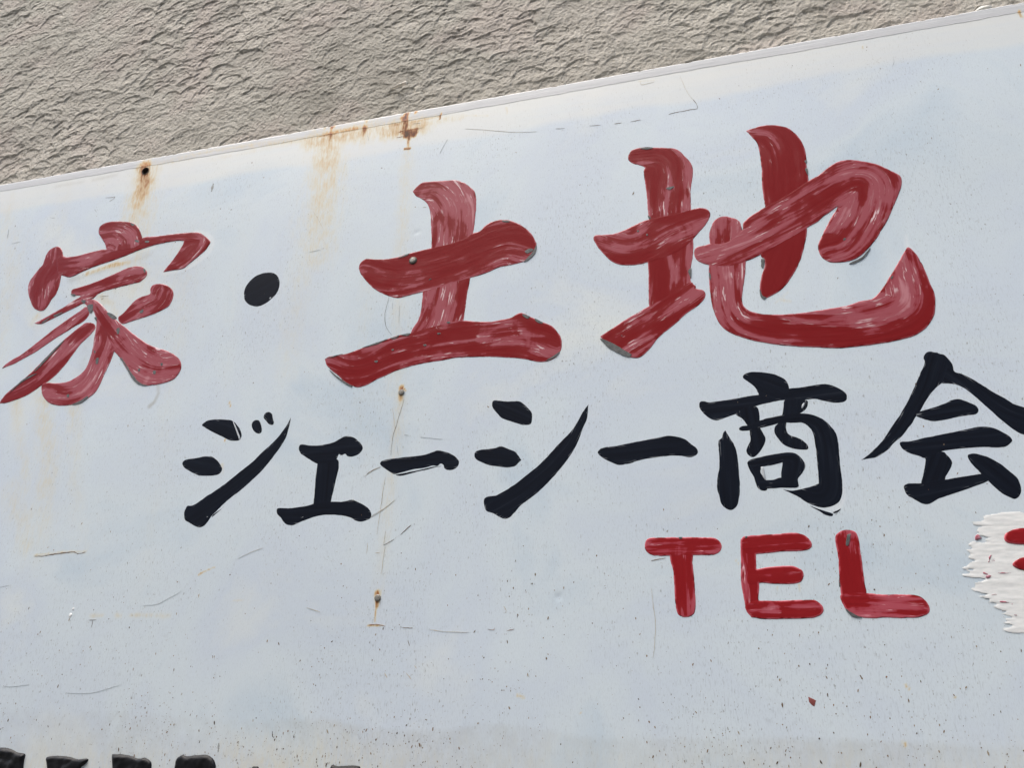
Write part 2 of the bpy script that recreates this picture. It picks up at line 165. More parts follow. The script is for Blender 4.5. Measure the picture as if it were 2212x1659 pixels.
CHIPS_AND_SHADE=[
 (0,'-6592,21971 -6491,21938 -6392,21862 -6457,21843 -6554,21913'),
 (0,'-6519,23595 -6423,23545 -6467,23523'),
 (0,'-7301,21570 -7463,21420 -7642,21209 -7748,21063 -7692,21100 -7576,21230 -7432,21396'),
 (0,'-6171,21158 -6053,21034 -5867,20800 -5710,20684 -5574,20656 -5718,20720 -5866,20856 -6062,21076 -6136,21154'),
 (0,'-7010,22140 -6906,22149 -6889,22016 -6942,22011'),
 (0,'-6823,21910 -6775,21909 -6766,21844'),
 (0,'-5982,21922 -5920,21947 -5914,21897 -5964,21888'),
 (0,'-7159,22252 -7060,22241 -7091,22193'),
 (0,'-6357,23246 -6267,23217 -6265,23187 -6331,23203'),
 (0,'-6156,23194 -6073,23196 -6070,23158 -6131,23158'),
 (0,'-7003,20629 -6956,20633 -6950,20579 -6990,20592'),
 (0,'-5791,20949 -5754,20942 -5751,20890 -5786,20909'),
 (0,'-5519,20885 -5467,20884 -5464,20830 -5500,20833'),
 (0,'-5418,20991 -5366,21000 -5375,20941'),
 (0,'-6608,21185 -6560,21195 -6554,21098 -6591,21101'),
 (0,'-6855,20461 -6712,20519 -6604,20580 -6595,20548 -6690,20478 -6787,20460'),
 (0,'-7395,22397 -7286,22373 -7305,22350 -7361,22362'),
 (0,'-7634,22042 -7463,22080 -7515,22050 -7601,22009'),
 (0,'-7846,21926 -7742,21992 -7686,22008 -7798,21928'),
 (0,'-6690,21333 -6645,21318 -6653,21277'),
 (0,'-6079,22678 -6029,22660 -6026,22593'),
 (0,'-6346,21665 -6290,21669 -6279,21573 -6316,21567'),
 (0,'-7665,21039 -7916,20915 -8068,20783 -8137,20695 -8056,20823 -7885,20975'),
 (2,'-186,22669 -46,22629 -105,22620 -165,22639'),
 (2,'155,22122 232,22154 280,22126 194,22084'),
 (2,'317,22196 302,22076 218,21989 141,21960 233,22058 286,22136'),
 (2,'125,21180 237,21125 203,21101 144,21135'),
 (2,'293,21095 412,21018 366,21011 311,21049'),
 (2,'-2143,20919 -1902,20986 -1771,21013 -1940,20948'),
 (2,'-1742,21023 -1602,21054 -1659,21006'),
 (2,'-1582,21058 -1438,21067 -1489,21031'),
 (2,'420,20470 564,20517 622,20588 564,20546 483,20502'),
 (2,'-2692,20811 -2511,20852 -2427,20852 -2591,20818'),
 (2,'-2614,20639 -2455,20507 -2235,20359 -2341,20400 -2520,20539'),
 (2,'-931,21177 -872,21180 -890,21145'),
 (2,'-1061,21027 -1002,21027 -1020,20996'),
 (2,'-1950,20699 -1889,20704 -1907,20671'),
 (2,'-1250,20874 -1195,20878 -1213,20846'),
 (2,'-1708,20849 -1668,20855 -1682,20820'),
 (2,'-1226,21866 -1176,21881 -1201,21848'),
 (2,'-1709,22272 -1544,22326 -1583,22289'),
 (3,'1776,23509 1869,23517 1949,23489 1867,23477'),
 (3,'1144,20716 1257,20662 1396,20562 1532,20450 1475,20431 1337,20510 1217,20610'),
 (3,'2285,21531 2329,21572 2315,21419 2296,21469'),
 (3,'1825,22434 1868,22376 1839,22367'),
 (3,'2083,22812 2192,22822 2130,22773'),
 (3,'1666,22215 1706,22221 1689,22182'),
 (3,'1785,22144 1817,22147 1803,22110'),
 (3,'1396,20727 1431,20734 1414,20708'),
 (3,'3828,22806 3855,22802 3850,22698 3831,22745'),
 (3,'2535,21482 2559,21427 2539,21353'),
 (3,'4160,21388 4316,21456 4422,21572 4339,21443 4225,21383'),  # shade under the hook stroke, drawn in the same grey as the bare patches
 (3,'3172,21588 3212,21578 3186,21454 3164,21477'),
 (3,'3117,21172 3139,21079 3183,21042 3147,21030 3115,21078'),
 (3,'4567,21133 4614,21165 4581,21111'),
 (3,'4132,21733 4174,21741 4152,21697'),
 (3,'3833,22925 3863,22924 3850,22877'),
 (13,'3706,18158 3745,18180 3708,18051 3679,18052'),
 (13,'3591,17414 3678,17348 3740,17318 3644,17331'),
 (13,'3568,17711 3575,17627 3561,17627'),
 (12,'2662,18179 2699,18181 2678,18153'),
 (11,'1954,18190 2000,18192 1980,18163'),
]
FLECKS=[
 (4,'-4017,19978 -4002,19980 -3855,19729 -3871,19709 -3942,19846'),
 (4,'-4207,18653 -4165,18669 -4170,18656'),
 (4,'-4139,18694 -4127,18709 -4127,18689'),
 (5,'-2828,18676 -2814,18676 -2818,18663'),
 (5,'-2796,18591 -2747,18606 -2752,18598'),
 (8,'1907,19342 1926,19346 1920,19327'),
 (1,'-3717,21871 -3695,21890 -3682,21879 -3701,21862'),
 (9,'2908,18944 2939,18935 2947,18797 2922,18826'),
 (9,'3429,19653 3457,19673 3445,19623 3417,19603'),
]
SCRATCHES=[
 ('-6887,18207 -6749,18204 -6583,18223 -6391,18240 -6225,18247 -6167,18219 -6042,18238',1.40,'d'),
 ('-1398,18328 -1269,18437',0.64,'d'),
 ('-1611,18206 -1598,18380',0.64,'t'),
 ('-1611,18206 -1472,18277',0.64,'d'),
 ('-1715,18113 -1653,18116',0.74,'t'),
 ('-1815,18554 -1668,18643 -1508,18763',0.60,'t'),
 ('-1676,18888 -1690,18634 -1711,18342',0.61,'t'),
 ('-1589,18205 -1603,18054 -1610,17854',0.49,'t'),
 ('-1826,18243 -1826,18110',0.60,'t'),
 ('-1731,17267 -1623,17272 -1515,17251',1.05,'r'),
 ('-1312,17237 -1164,17229',0.61,'b'),
 ('-945,17210 -795,17191',0.50,'t'),
 ('-795,17191 -555,17182 -474,17184',0.36,'t'),
 ('1626,17647 1635,17470 1651,17260 1623,17003 1606,16919',0.48,'t'),
 ('1641,17941 1706,17954 1799,17966',0.89,'b'),
 ('-1218,17094 -1193,17029',0.92,'d'),
 ('-62,17468 -25,17409',0.88,'t'),
 ('-1118,16820 -1089,16784',0.91,'t'),
 ('-1485,16735 -1449,16681',0.92,'t'),
 ('-1215,16738 -1149,16667',0.91,'t'),
 ('-245,17212 -175,17209 -166,17230',0.53,'r'),
 ('-18,17197 65,17215',0.56,'r'),
 ('-4954,17524 -4751,17533 -4588,17604 -4404,17696',0.46,'g'),
 ('-7373,17788 -7207,17814',0.64,'g'),
 ('-5882,16442 -5675,16441 -5472,16453 -5257,16505 -5091,16553',0.40,'g'),
 ('-6917,16506 -6699,16510 -6491,16537',0.42,'g'),
 ('-4143,17605 -4133,17661',1.10,'t'),
 ('-2863,16078 -2851,16025 -2831,16008',0.87,'k'),
 ('-3556,15929 -3544,15834',2.50,'s'),
 ('-5760,17340 -5642,17344',0.71,'d'),
 ('-5702,17340 -5694,17287 -5702,17245',0.76,'d'),
 ('-2574,17472 -2481,17447 -2387,17421',0.60,'t'),
 ('-3630,18093 -3470,18164 -3284,18222',0.38,'t'),
 ('2192,24007 2283,24020 2373,24021 2486,24026 2575,24027 2570,24108 2531,24188',0.89,'d'),
 ('2531,24188 2481,24285 2434,24426 2379,24644',0.34,'t'),
 ('594,24079 728,24061',0.75,'d'),
 ('1088,24033 1242,24014',0.63,'d'),
 ('1430,23999 1535,23992',0.93,'d'),
 ('1663,23989 1733,23990 1802,23993',1.12,'d'),
 ('-775,24352 -513,24284 -306,24222 -52,24148 149,24108 311,24085',0.52,'t'),
 ('-1166,23973 -1118,24084 -1058,24209',0.53,'g'),
 ('1833,24648 1842,24595 1925,24601 2018,24607',0.62,'t'),
 ('-3176,23290 -3093,23173 -2955,22933',0.57,'t'),
 ('-7148,24186 -7061,24172 -6960,24171 -6969,24140 -7050,24100',1.01,'b'),
 ('-9073,23856 -9051,23669',0.91,'g'),
 ('-5060,23952 -5050,24110',4.21,'s'),
 ('-3147,22574 -2970,22583',0.49,'g'),
 ('-7324,23983 -7267,23918',0.93,'g'),
 ('-8198,23945 -8120,23940',0.96,'g'),
 ('-1800,21657 -1831,21521 -1846,21373 -1818,21223 -1770,21134 -1721,21072',0.62,'k'),
 ('-1742,21574 -1738,21467',0.56,'g'),
 ('-1634,21508 -1625,21243',0.61,'g'),
 ('-1378,23068 -1324,23064',0.92,'b'),
 ('-1470,20114 -1499,19990 -1528,19867 -1556,19737 -1587,19638 -1598,19494 -1603,19352',0.58,'b'),
 ('-1655,19074 -1673,18922 -1679,18731',0.51,'t'),
 ('-1629,20008 -1602,19887 -1581,19768 -1567,19694',0.47,'t'),
 ('-1739,19204 -1790,19193 -1833,19174 -1890,19142 -1918,19122',0.67,'b'),
 ('-1733,19207 -1850,19156 -1946,19091',0.51,'t'),
 ('-1811,18567 -1742,18612 -1673,18649 -1576,18706 -1509,18771',0.50,'t'),
 ('-1392,18331 -1332,18390 -1265,18447',0.68,'b'),
 ('-1523,19475 -1499,19346',0.56,'g'),
 ('-1213,19577 -1095,19554 -906,19525',0.41,'g'),
 ('-1429,19617 -1369,19606',0.56,'g'),
 ('-1165,23969 -1113,24097 -1055,24214',0.41,'g'),
 ('-1630,24611 -1570,24608 -1509,24603',0.61,'b'),
 ('-1563,24498 -1466,24516',0.55,'t'),
 ('-2379,24546 -2343,24425',0.51,'g'),
 ('-1884,24399 -1775,24409',0.98,'r'),
 ('-1868,24490 -1782,24510 -1738,24514',0.99,'r'),
 ('-1747,24157 -1644,24153',1.21,'r'),
 ('5095,24331 5087,24250 5052,24175',0.43,'g'),
 ('-8920,23542 -8727,23558',0.82,'g'),
 ('-9067,23849 -9039,23670',1.00,'g'),
 ('-6808,22281 -6641,22272',0.94,'b'),
 ('-6727,22238 -6771,22228',0.93,'b'),
]
STAINS=[
 ('-3311,24618 -2916,24619 -2505,24628 -2280,24634',39.7,39.7,0.26,0.22,'r'),
 ('-2007,24567 -1731,24563 -1512,24556',37.3,37.3,0.34,0.30,'r'),
 ('-1512,24556 -1137,24593 -818,24590',15.8,13.4,0.22,0.14,'r'),
 ('-2231,24586 -2065,24604',25.1,25.1,0.20,0.22,'r'),
 ('-3039,24433 -3011,23607 -3017,22573',58.5,71.5,0.24,0.12,'r'),
 ('-6435,24549 -6409,23605 -6338,22505',53.1,68.2,0.24,0.10,'r'),
 ('-6218,24711 -5103,24774 -3412,24681',12.1,13.6,0.16,0.22,'r'),
 ('-7588,20984 -7059,19594 -6745,18246',50.4,43.2,0.16,0.05,'r'),
 ('-7983,20650 -7384,19334 -7161,18360',29.0,29.0,0.13,0.04,'r'),
 ('-6784,20553 -6519,19289 -6082,18329',30.8,30.8,0.10,0.03,'r'),
 ('-1679,24041 -1675,22262 -1616,20292',27.7,36.1,0.13,0.09,'r'),
 ('-1526,20128 -1583,18799 -1627,17671',21.0,23.1,0.12,0.08,'r'),
 ('-2107,22322 -2123,20877 -2137,19560',34.9,34.9,0.07,0.03,'r'),
 ('-9178,24336 -8704,22532 -8436,21185',50.7,67.6,0.09,0.05,'r'),
 ('-5416,23180 -5286,21493 -5185,19756',48.8,48.8,0.05,0.03,'r'),
 ('-6688,15600 -2053,15769 2031,15901 4938,15993',63.6,63.6,0.08,0.08,'r'),
 ('-6465,24680 -6421,24368 -6432,24108',25.9,35.0,0.62,0.40,'r'),
 ('-6388,24617 -6351,24356',9.1,7.6,0.25,0.15,'r'),
 ('-6615,24677 -6604,24537',10.7,9.2,0.30,0.10,'r'),
 ('-6414,24115 -6444,23900 -6468,23668 -6471,23343',32.9,32.9,0.30,0.16,'r'),
 ('-6455,23333 -6445,22519 -6349,21236',29.3,29.3,0.10,0.03,'r'),
 ('-3029,24705 -3025,24563 -3029,24436',9.2,7.9,0.75,0.35,'r'),
 ('-3041,24489 -3062,24266 -3085,23958',36.4,48.8,0.20,0.13,'r'),
 ('-3113,23962 -3187,22979 -3203,21861 -3262,20709',45.0,51.4,0.13,0.05,'r'),
 ('-2958,24279 -2853,23580 -2895,22555',83.8,77.3,0.10,0.06,'r'),
 ('-3271,24675 -3039,24692 -2786,24698 -2557,24695',4.0,4.0,0.50,0.45,'r'),
 ('-3239,24604 -2916,24619 -2550,24624',14.5,14.5,0.28,0.28,'r'),
 ('-2437,24688 -2443,24628 -2451,24528',10.8,5.7,0.72,0.35,'r'),
 ('-2451,24528 -2457,24340',8.9,13.9,0.30,0.10,'r'),
 ('-3001,24822 -3025,24775',5.9,4.6,0.70,0.40,'r'),
 ('-3140,24818 -3160,24783',5.9,4.6,0.50,0.20,'r'),
 ('-2613,24809 -2618,24740',5.2,5.2,0.30,0.20,'r'),
 ('-2421,24829 -2444,24705',7.7,8.9,0.28,0.22,'r'),
 ('-1737,24830 -1761,24771 -1784,24699',8.0,6.8,0.95,0.80,'r'),
 ('-1800,24772 -1867,24780',3.1,1.9,0.60,0.40,'r'),
 ('-1594,24832 -1581,24797',4.9,2.5,0.75,0.30,'r'),
 ('-1761,24682 -1756,24605 -1762,24544',12.3,9.9,0.80,0.75,'r'),
 ('-1826,24506 -1563,24498',5.5,7.4,0.75,0.80,'r'),
 ('-1757,24468 -1581,24445',11.0,9.8,0.95,0.95,'r'),
 ('-1732,24413 -1600,24399',9.2,8.5,0.98,0.95,'r'),
 ('-1687,24404 -1672,24327',9.7,4.9,1.00,0.90,'r'),
 ('-1688,24330 -1680,24205',5.5,4.9,0.50,0.40,'r'),
 ('-1737,24167 -1650,24163',3.6,3.6,0.70,0.70,'r'),
 ('-1681,24144 -1686,23890',12.1,15.7,0.16,0.08,'r'),
 ('-2069,24655 -1902,24647 -1769,24646',8.8,8.8,0.35,0.50,'r'),
 ('-1948,24518 -1726,24486 -1512,24556',27.9,21.7,0.22,0.25,'r'),
 ('-1660,24649 -1464,24660 -1183,24665',8.0,6.1,0.40,0.25,'r'),
 ('-1244,24590 -1250,24491',6.0,4.8,0.22,0.12,'r'),
 ('-1185,24697 -1191,24610',2.4,2.4,0.85,0.80,'r'),
 ('-1521,20284 -1520,20118',7.9,6.3,0.60,0.45,'r'),
 ('-1521,20128 -1527,19923',6.3,4.2,0.25,0.10,'r'),
 ('-1510,20283 -1465,20238',3.2,2.6,0.80,0.60,'r'),
 ('-1644,17637 -1641,17478',7.2,4.3,0.75,0.60,'r'),
 ('-1645,17478 -1654,17296',2.4,1.9,0.40,0.35,'r'),
 ('-1730,17263 -1515,17253',3.3,1.4,0.50,0.30,'r'),
 ('-7483,22658 -6922,22745 -6351,22850 -6014,22917',10.5,9.0,0.20,0.16,'d'),
 ('-7160,22731 -6702,22830 -6394,22833',8.9,8.9,0.30,0.30,'r'),
 ('-6808,22281 -6533,22116 -6419,21929',18.8,13.0,0.16,0.12,'r'),
 ('-6866,21572 -6808,21250 -6844,20944',28.4,21.3,0.12,0.08,'d'),
 ('-7958,22061 -8020,21935',15.1,15.1,0.15,0.08,'r'),
 ('-5391,20656 -5341,20516 -5388,20384 -5460,20323',4.5,5.8,0.22,0.35,'d'),
 ('-6896,20445 -6751,20237 -6739,19850',20.6,20.6,0.16,0.06,'r'),
 ('-7621,19168 -7296,18787 -7108,18353',61.3,40.9,0.10,0.09,'r'),
 ('-6890,18219 -6393,18250 -6045,18250',4.5,4.5,0.20,0.16,'r'),
 ('-5747,17393 -5551,17402',7.1,5.9,0.16,0.12,'r'),
 ('-5340,17401 -5286,17390',8.1,6.9,0.16,0.12,'r'),
 ('-5132,17400 -4824,17398 -4544,17385',5.7,8.0,0.12,0.14,'r'),
 ('-4180,17904 -4100,17945 -3959,17995',2.8,1.7,0.40,0.30,'r'),
 ('-3619,17572 -3476,17577',2.7,2.7,0.16,0.16,'r'),
 ('-6684,15585 -5914,15614 -4947,15723 -4222,15676',28.9,23.1,0.12,0.06,'r'),
 ('-5287,15711 -4982,15870',32.5,21.7,0.05,0.05,'r'),
 ('-4121,20287 -4097,20212',2.4,2.4,0.50,0.40,'r'),
 ('-4099,19731 -4084,19688',2.4,1.8,0.60,0.30,'r'),
 ('-4084,19372 -4053,19235',4.7,3.5,0.20,0.10,'r'),
 ('4043,16680 4075,16643',2.7,2.0,0.50,0.30,'r'),
 ('4448,16586 4468,16574',1.6,1.3,0.50,0.40,'r'),
 ('3949,16171 3971,16121',2.6,2.0,0.45,0.25,'r'),
 ('117,16521 183,16496',3.3,3.3,0.35,0.30,'r'),
 ('801,16379 809,16351',1.6,1.6,0.55,0.40,'r'),
 ('2543,17933 2582,17879',2.3,1.9,0.25,0.20,'r'),
 ('2953,17645 2956,17593',1.5,1.5,0.30,0.20,'r'),
 ('3164,17658 3164,17590',1.5,1.5,0.35,0.20,'r'),
 ('3350,20994 3447,20963',5.0,5.0,0.20,0.12,'r'),
 ('3427,21084 3279,20963',4.2,4.2,0.12,0.12,'r'),
 ('-148,24622 -133,24496',2.8,2.3,0.35,0.15,'r'),
 ('1810,24668 2020,24636',4.6,4.6,0.18,0.14,'r'),
 ('-442,24529 -891,24622',5.8,4.6,0.15,0.15,'r'),
 ('4749,24597 4757,24539',1.8,1.8,0.40,0.20,'r'),
 ('-7505,24600 -7032,24620',7.1,7.1,0.20,0.15,'d'),
 ('-8308,24601 -7713,24602',6.6,6.6,0.12,0.16,'d'),
 ('-5230,24598 -3852,24636 -3260,24635',10.1,10.1,0.07,0.13,'r'),
 ('6615,24705 6635,24616',3.6,3.6,0.55,0.40,'r'),
 ('-3017,24830 -2963,24868',5.9,5.9,0.70,0.70,'r'),
 ('2281,24816 3633,24824 5297,24733',4.0,4.0,0.00,0.00,'r'),
]
HALOS=[
 '-5702,22528 -5299,22548 -5050,22651 -4858,22823 -4840,22998 -4913,23132 -5111,23230 -5251,23251 -5345,23026 -5516,22736',
 '-7646,22714 -7160,22731 -6702,22830 -6261,22974 -5924,23041 -6059,23129 -6506,23009 -7196,22873 -7668,22797',
 '4800,21518 4817,21676 4843,21693 4853,21551 4879,21467',
 '3453,18472 3575,18431 3685,18508 3731,18597 3767,18742 3722,18597 3652,18509 3562,18462',
 '3464,18458 3567,18454 3655,18480 3704,18533 3728,18624 3747,18584 3715,18480 3648,18431 3574,18415',
]
POINTS={'hole':(-0.6447,2.4598),'screw_a':(-0.1477,2.2200),'screw_b':(-0.1514,2.0213),'screw_c':(-0.1638,1.7579),'drip':(-0.6072,1.7406),'drip2':(-0.6052,1.7485),'redchip':(0.3165,1.6519),'flake':(-0.2048,2.5676),'blob':(0.6373,2.5130),'dimple':(0.0584,1.7562),'dimple2':(-0.1447,2.2660)}
DAUBS=[(4976,18288),(4898,18239),(4925,18178),(4931,18124),(4949,18059),(4817,18026),(4808,17979),(4825,17920),(4840,17875),(4771,17830),(4800,17779),(4763,17726),(4848,17672),(4845,17615),(4794,17580),(4860,17534),(4911,17485),(4936,17421),(5006,17365),(5039,17310),(5014,17256),(4986,17201)]
SMEARS=[
 '4923,18120 4960,18123 4960,18102 4977,18092 4949,18078 4914,18070',
 '5004,17908 5032,17923 5016,17892 4993,17845 4981,17844 4993,17869',
 '5006,17876 5064,17879 5063,17873 5011,17868',
 '5002,17859 5061,17865 5060,17859 5001,17854',
 '4931,17705 4970,17724 4999,17707 4982,17694 4948,17683',
 '4914,17752 4933,17756 4971,17727 4956,17724 4925,17735',
 '5044,17740 5088,17747 5130,17742 5176,17739 5128,17731 5071,17732',
 '4947,17526 4999,17537 5018,17525 4975,17526 4952,17514',
 '5008,17472 5077,17467 5106,17455 5060,17452 5019,17456',
 '5106,17436 5136,17444 5121,17425',
 '5109,17342 5150,17338 5151,17327 5121,17333',
 '4929,17469 4948,17472 4941,17457',
 '5061,17679 5087,17675 5066,17667',
 '4988,17669 5009,17667 4994,17661',
]

# ------------------------------------------------------------------ helpers
def lin(r, g, b):
    f = lambda c: (c / 255 / 12.92) if c <= 10.31475 else ((c / 255 + 0.055) / 1.055) ** 2.4
    return (f(r), f(g), f(b), 1.0)

class Nodes:
    """small helper for building a node tree"""
    def __init__(self, name):
        self.m = bpy.data.materials.new(name)
        self.m.use_nodes = True
        self.t = self.m.node_tree
        self.b = self.t.nodes['Principled BSDF']
    def n(self, kind, **kw):
        x = self.t.nodes.new(kind)
        for k, v in kw.items():
            setattr(x, k, v)
        return x
    def put(self, sock, v):
        if hasattr(v, 'is_linked') or isinstance(v, bpy.types.NodeSocket):
            self.t.links.new(v, sock)
        else:
            sock.default_value = v
    def math(self, op, a, b=0.0, c=0.0, clamp=False):
        x = self.n('ShaderNodeMath', operation=op)
        x.use_clamp = clamp
        for s, v in zip(x.inputs, (a, b, c)):
            self.put(s, v)
        return x.outputs[0]
    def attr(self, name, out='Fac'):
        return self.n('ShaderNodeAttribute', attribute_name=name).outputs[out]
    def scaled(self, vec, s, off=(0, 0, 0)):
        x = self.n('ShaderNodeVectorMath', operation='MULTIPLY_ADD')
        self.put(x.inputs[0], vec)
        x.inputs[1].default_value = s
        x.inputs[2].default_value = off
        return x.outputs[0]
    def noise(self, vec, scale=1.0, detail=3.0, rough=0.55, dist=0.0):
        x = self.n('ShaderNodeTexNoise')
        self.put(x.inputs['Vector'], vec)
        x.inputs['Scale'].default_value = scale
        x.inputs['Detail'].default_value = detail
        x.inputs['Roughness'].default_value = rough
        x.inputs['Distortion'].default_value = dist
        return x.outputs['Fac']
    def rng(self, v, a, b, c=0.0, d=1.0, smooth=True):
        x = self.n('ShaderNodeMapRange')
        x.interpolation_type = 'SMOOTHSTEP' if smooth else 'LINEAR'
        self.put(x.inputs[0], v)
        for i, q in enumerate((a, b, c, d)):
            x.inputs[i + 1].default_value = q
        return x.outputs[0]
    def ramp(self, v, stops, mode='LINEAR'):
        x = self.n('ShaderNodeValToRGB')
        x.color_ramp.interpolation = mode
        e = x.color_ramp.elements
        while len(e) < len(stops):
            e.new(0.5)
        for q, (p, c) in zip(e, stops):
            q.position = p
            q.color = c
        self.put(x.inputs[0], v)
        return x.outputs[0]
    def mix(self, f, a, b, kind='MIX'):
        x = self.n('ShaderNodeMix', data_type='RGBA', blend_type=kind)
        self.put(x.inputs[0], f)
        self.put(x.inputs[6], a)
        self.put(x.inputs[7], b)
        return x.outputs[2]
    def bump(self, h, strength, dist):
        x = self.n('ShaderNodeBump')
        x.inputs['Strength'].default_value = strength
        x.inputs['Distance'].default_value = dist
        self.put(x.inputs['Height'], h)
        self.put(self.b.inputs['Normal'], x.outputs[0])
    def pos(self):
        return self.n('ShaderNodeNewGeometry').outputs['Position']

def hash2(i, j, seed):
    h = (i.astype(np.int64) * 374761393 + j.astype(np.int64) * 668265263 + seed * 1442695041) & 0xFFFFFFFF
    h = ((h ^ (h >> 13)) * 1274126177) & 0xFFFFFFFF
    h = (h ^ (h >> 16)) & 0xFFFFFFFF
    return h / 4294967295.0

def vnoise(x, y, seed=0):
    i, j = np.floor(x), np.floor(y)
    u, v = x - i, y - j
    u = u * u * u * (u * (u * 6 - 15) + 10); v = v * v * v * (v * (v * 6 - 15) + 10)
    a, b = hash2(i, j, seed), hash2(i + 1, j, seed)
    c, d = hash2(i, j + 1, seed), hash2(i + 1, j + 1, seed)
    return (a * (1 - u) + b * u) * (1 - v) + (c * (1 - u) + d * u) * v

def fbm(x, y, seed=0, octv=4, gain=0.5):
    s, a, t = 0.0, 1.0, 0.0
    for k in range(octv):
        s = s + a * vnoise(x * 2 ** k + 17.3 * k, y * 2 ** k - 9.1 * k, seed + k)
        t += a
        a *= gain
    return s / t

def wav(x, z):
    """slow oil-canning of the sheet metal"""
    return (fbm(np.asarray(x) * 3.1 + 5, np.asarray(z) * 3.7, 91, 2) - 0.5) * 0.0022

def make_mesh(name, verts, faces, mat=None, parent=None, attrs=None, smooth=True):
    me = bpy.data.meshes.new(name)
    verts = np.asarray(verts, dtype=np.float32)
    faces = np.asarray(faces, dtype=np.int32)
    nf, k = faces.shape
    me.vertices.add(len(verts))
    me.vertices.foreach_set('co', verts.ravel())
    me.loops.add(nf * k)
    me.loops.foreach_set('vertex_index', faces.ravel())
    me.polygons.add(nf)
    me.polygons.foreach_set('loop_start', np.arange(0, nf * k, k, dtype=np.int32))
    me.update(calc_edges=True)
    me.polygons.foreach_set('use_smooth', np.full(nf, bool(smooth)))
    for an, av in (attrs or {}).items():
        av = np.asarray(av, dtype=np.float32)
        if av.ndim == 1:
            me.attributes.new(an, 'FLOAT', 'POINT').data.foreach_set('value', av)
        else:
            me.attributes.new(an, 'FLOAT_VECTOR', 'POINT').data.foreach_set('vector', av.ravel())
    me.validate()
    o = bpy.data.objects.new(name, me)
    COL.objects.link(o)
    if mat:
        me.materials.append(mat)
    if parent:
        o.parent = parent
    return o

def empty(name, parent=None, loc=(0, 0, 0)):
    o = bpy.data.objects.new(name, None)
    COL.objects.link(o)
    o.location = loc
    if parent:
        o.parent = parent
    return o

def tag(o, label=None, cat=None, group=None, kind=None):
    for k, v in (('label', label), ('category', cat), ('group', group), ('kind', kind)):
        if v:
            o[k] = v
    return o

def parse(s):
    P, cor = [], []
    for t in s.split():
        cor.append(t.endswith('!'))
        a, b = t.rstrip('!').split(',')
        P.append((int(a) * 1e-4, int(b) * 1e-4))
    return np.array(P), cor

def cr_seg(p0, p1, p2, p3, n):
    t = np.linspace(0, 1, n, endpoint=False)[:, None]
    return 0.5 * (2 * p1 + (p2 - p0) * t + (2 * p0 - 5 * p1 + 4 * p2 - p3) * t * t + (3 * p1 - p0 - 3 * p2 + p3) * t ** 3)

def spline(P, cor=None, closed=True, step=0.0018):
    n = len(P)
    cor = cor or [False] * n
    out = []
    for i in range(n if closed else n - 1):
        p1, p2 = P[i], P[(i + 1) % n]
        p0 = P[i - 1] if (closed or i > 0) else p1 * 2 - p2
        p3 = P[(i + 2) % n] if (closed or i + 2 < n) else p2 * 2 - p1
        if cor[i]:
            p0 = p1 * 2 - p2
        if cor[(i + 1) % n]:
            p3 = p2 * 2 - p1
        k = max(1, int(round(np.linalg.norm(p2 - p1) / step)))
        out.append(cr_seg(p0, p1, p2, p3, k))
    if not closed:
        out.append(P[-1:])
    return np.concatenate(out)

def seg_dist(Q, A, B):
    """distance of points Q to segments A-B -> (dist, index, t)"""
    best = np.full(len(Q), 1e9); bi = np.zeros(len(Q), int); bt = np.zeros(len(Q))
    for c in range(0, len(Q), 4000):
        q = Q[c:c + 4000, None, :]
        d = (B - A)[None]
        t = np.clip(((q - A[None]) * d).sum(2) / np.maximum((d * d).sum(2), 1e-14), 0, 1)
        r = np.linalg.norm(q - (A[None] + d * t[..., None]), axis=2)
        k = r.argmin(1); a = np.arange(len(k))
        best[c:c + 4000], bi[c:c + 4000], bt[c:c + 4000] = r[a, k], k, t[a, k]
    return best, bi, bt

def inside(Q, P):
    x, y = Q[:, 0:1], Q[:, 1:2]
    A, B = P, np.roll(P, -1, 0)
    c = ((A[None, :, 1] > y) != (B[None, :, 1] > y)) & (x < (B - A)[None, :, 0] * (y - A[None, :, 1]) / ((B - A)[None, :, 1] + 1e-15) + A[None, :, 0])
    return c.sum(1) % 2 == 1

def outline_of(outline, rag, seed, soft=0.0018):
    P, cor = parse(outline) if isinstance(outline, str) else outline
    B = spline(P, cor, True, soft)
    d = np.roll(B, -1, 0) - np.roll(B, 1, 0)
    nrm = np.stack([d[:, 1], -d[:, 0]], 1) / (np.linalg.norm(d, axis=1)[:, None] + 1e-9)
    s = np.cumsum(np.linalg.norm(np.roll(B, -1, 0) - B, axis=1))
    j = (fbm(s * 160 + seed * 3.3, s * 0 + seed, seed, 3) - 0.5) * 2 * rag + np.maximum(0, vnoise(s * 420, s * 0 + 3.0 * seed, seed + 5) - 0.75) * rag * 4
    B = B + nrm * j[:, None]
    if (B[:, 0] * np.roll(B[:, 1], -1) - np.roll(B[:, 0], -1) * B[:, 1]).sum() < 0:
        B = B[::-1].copy()
    return B

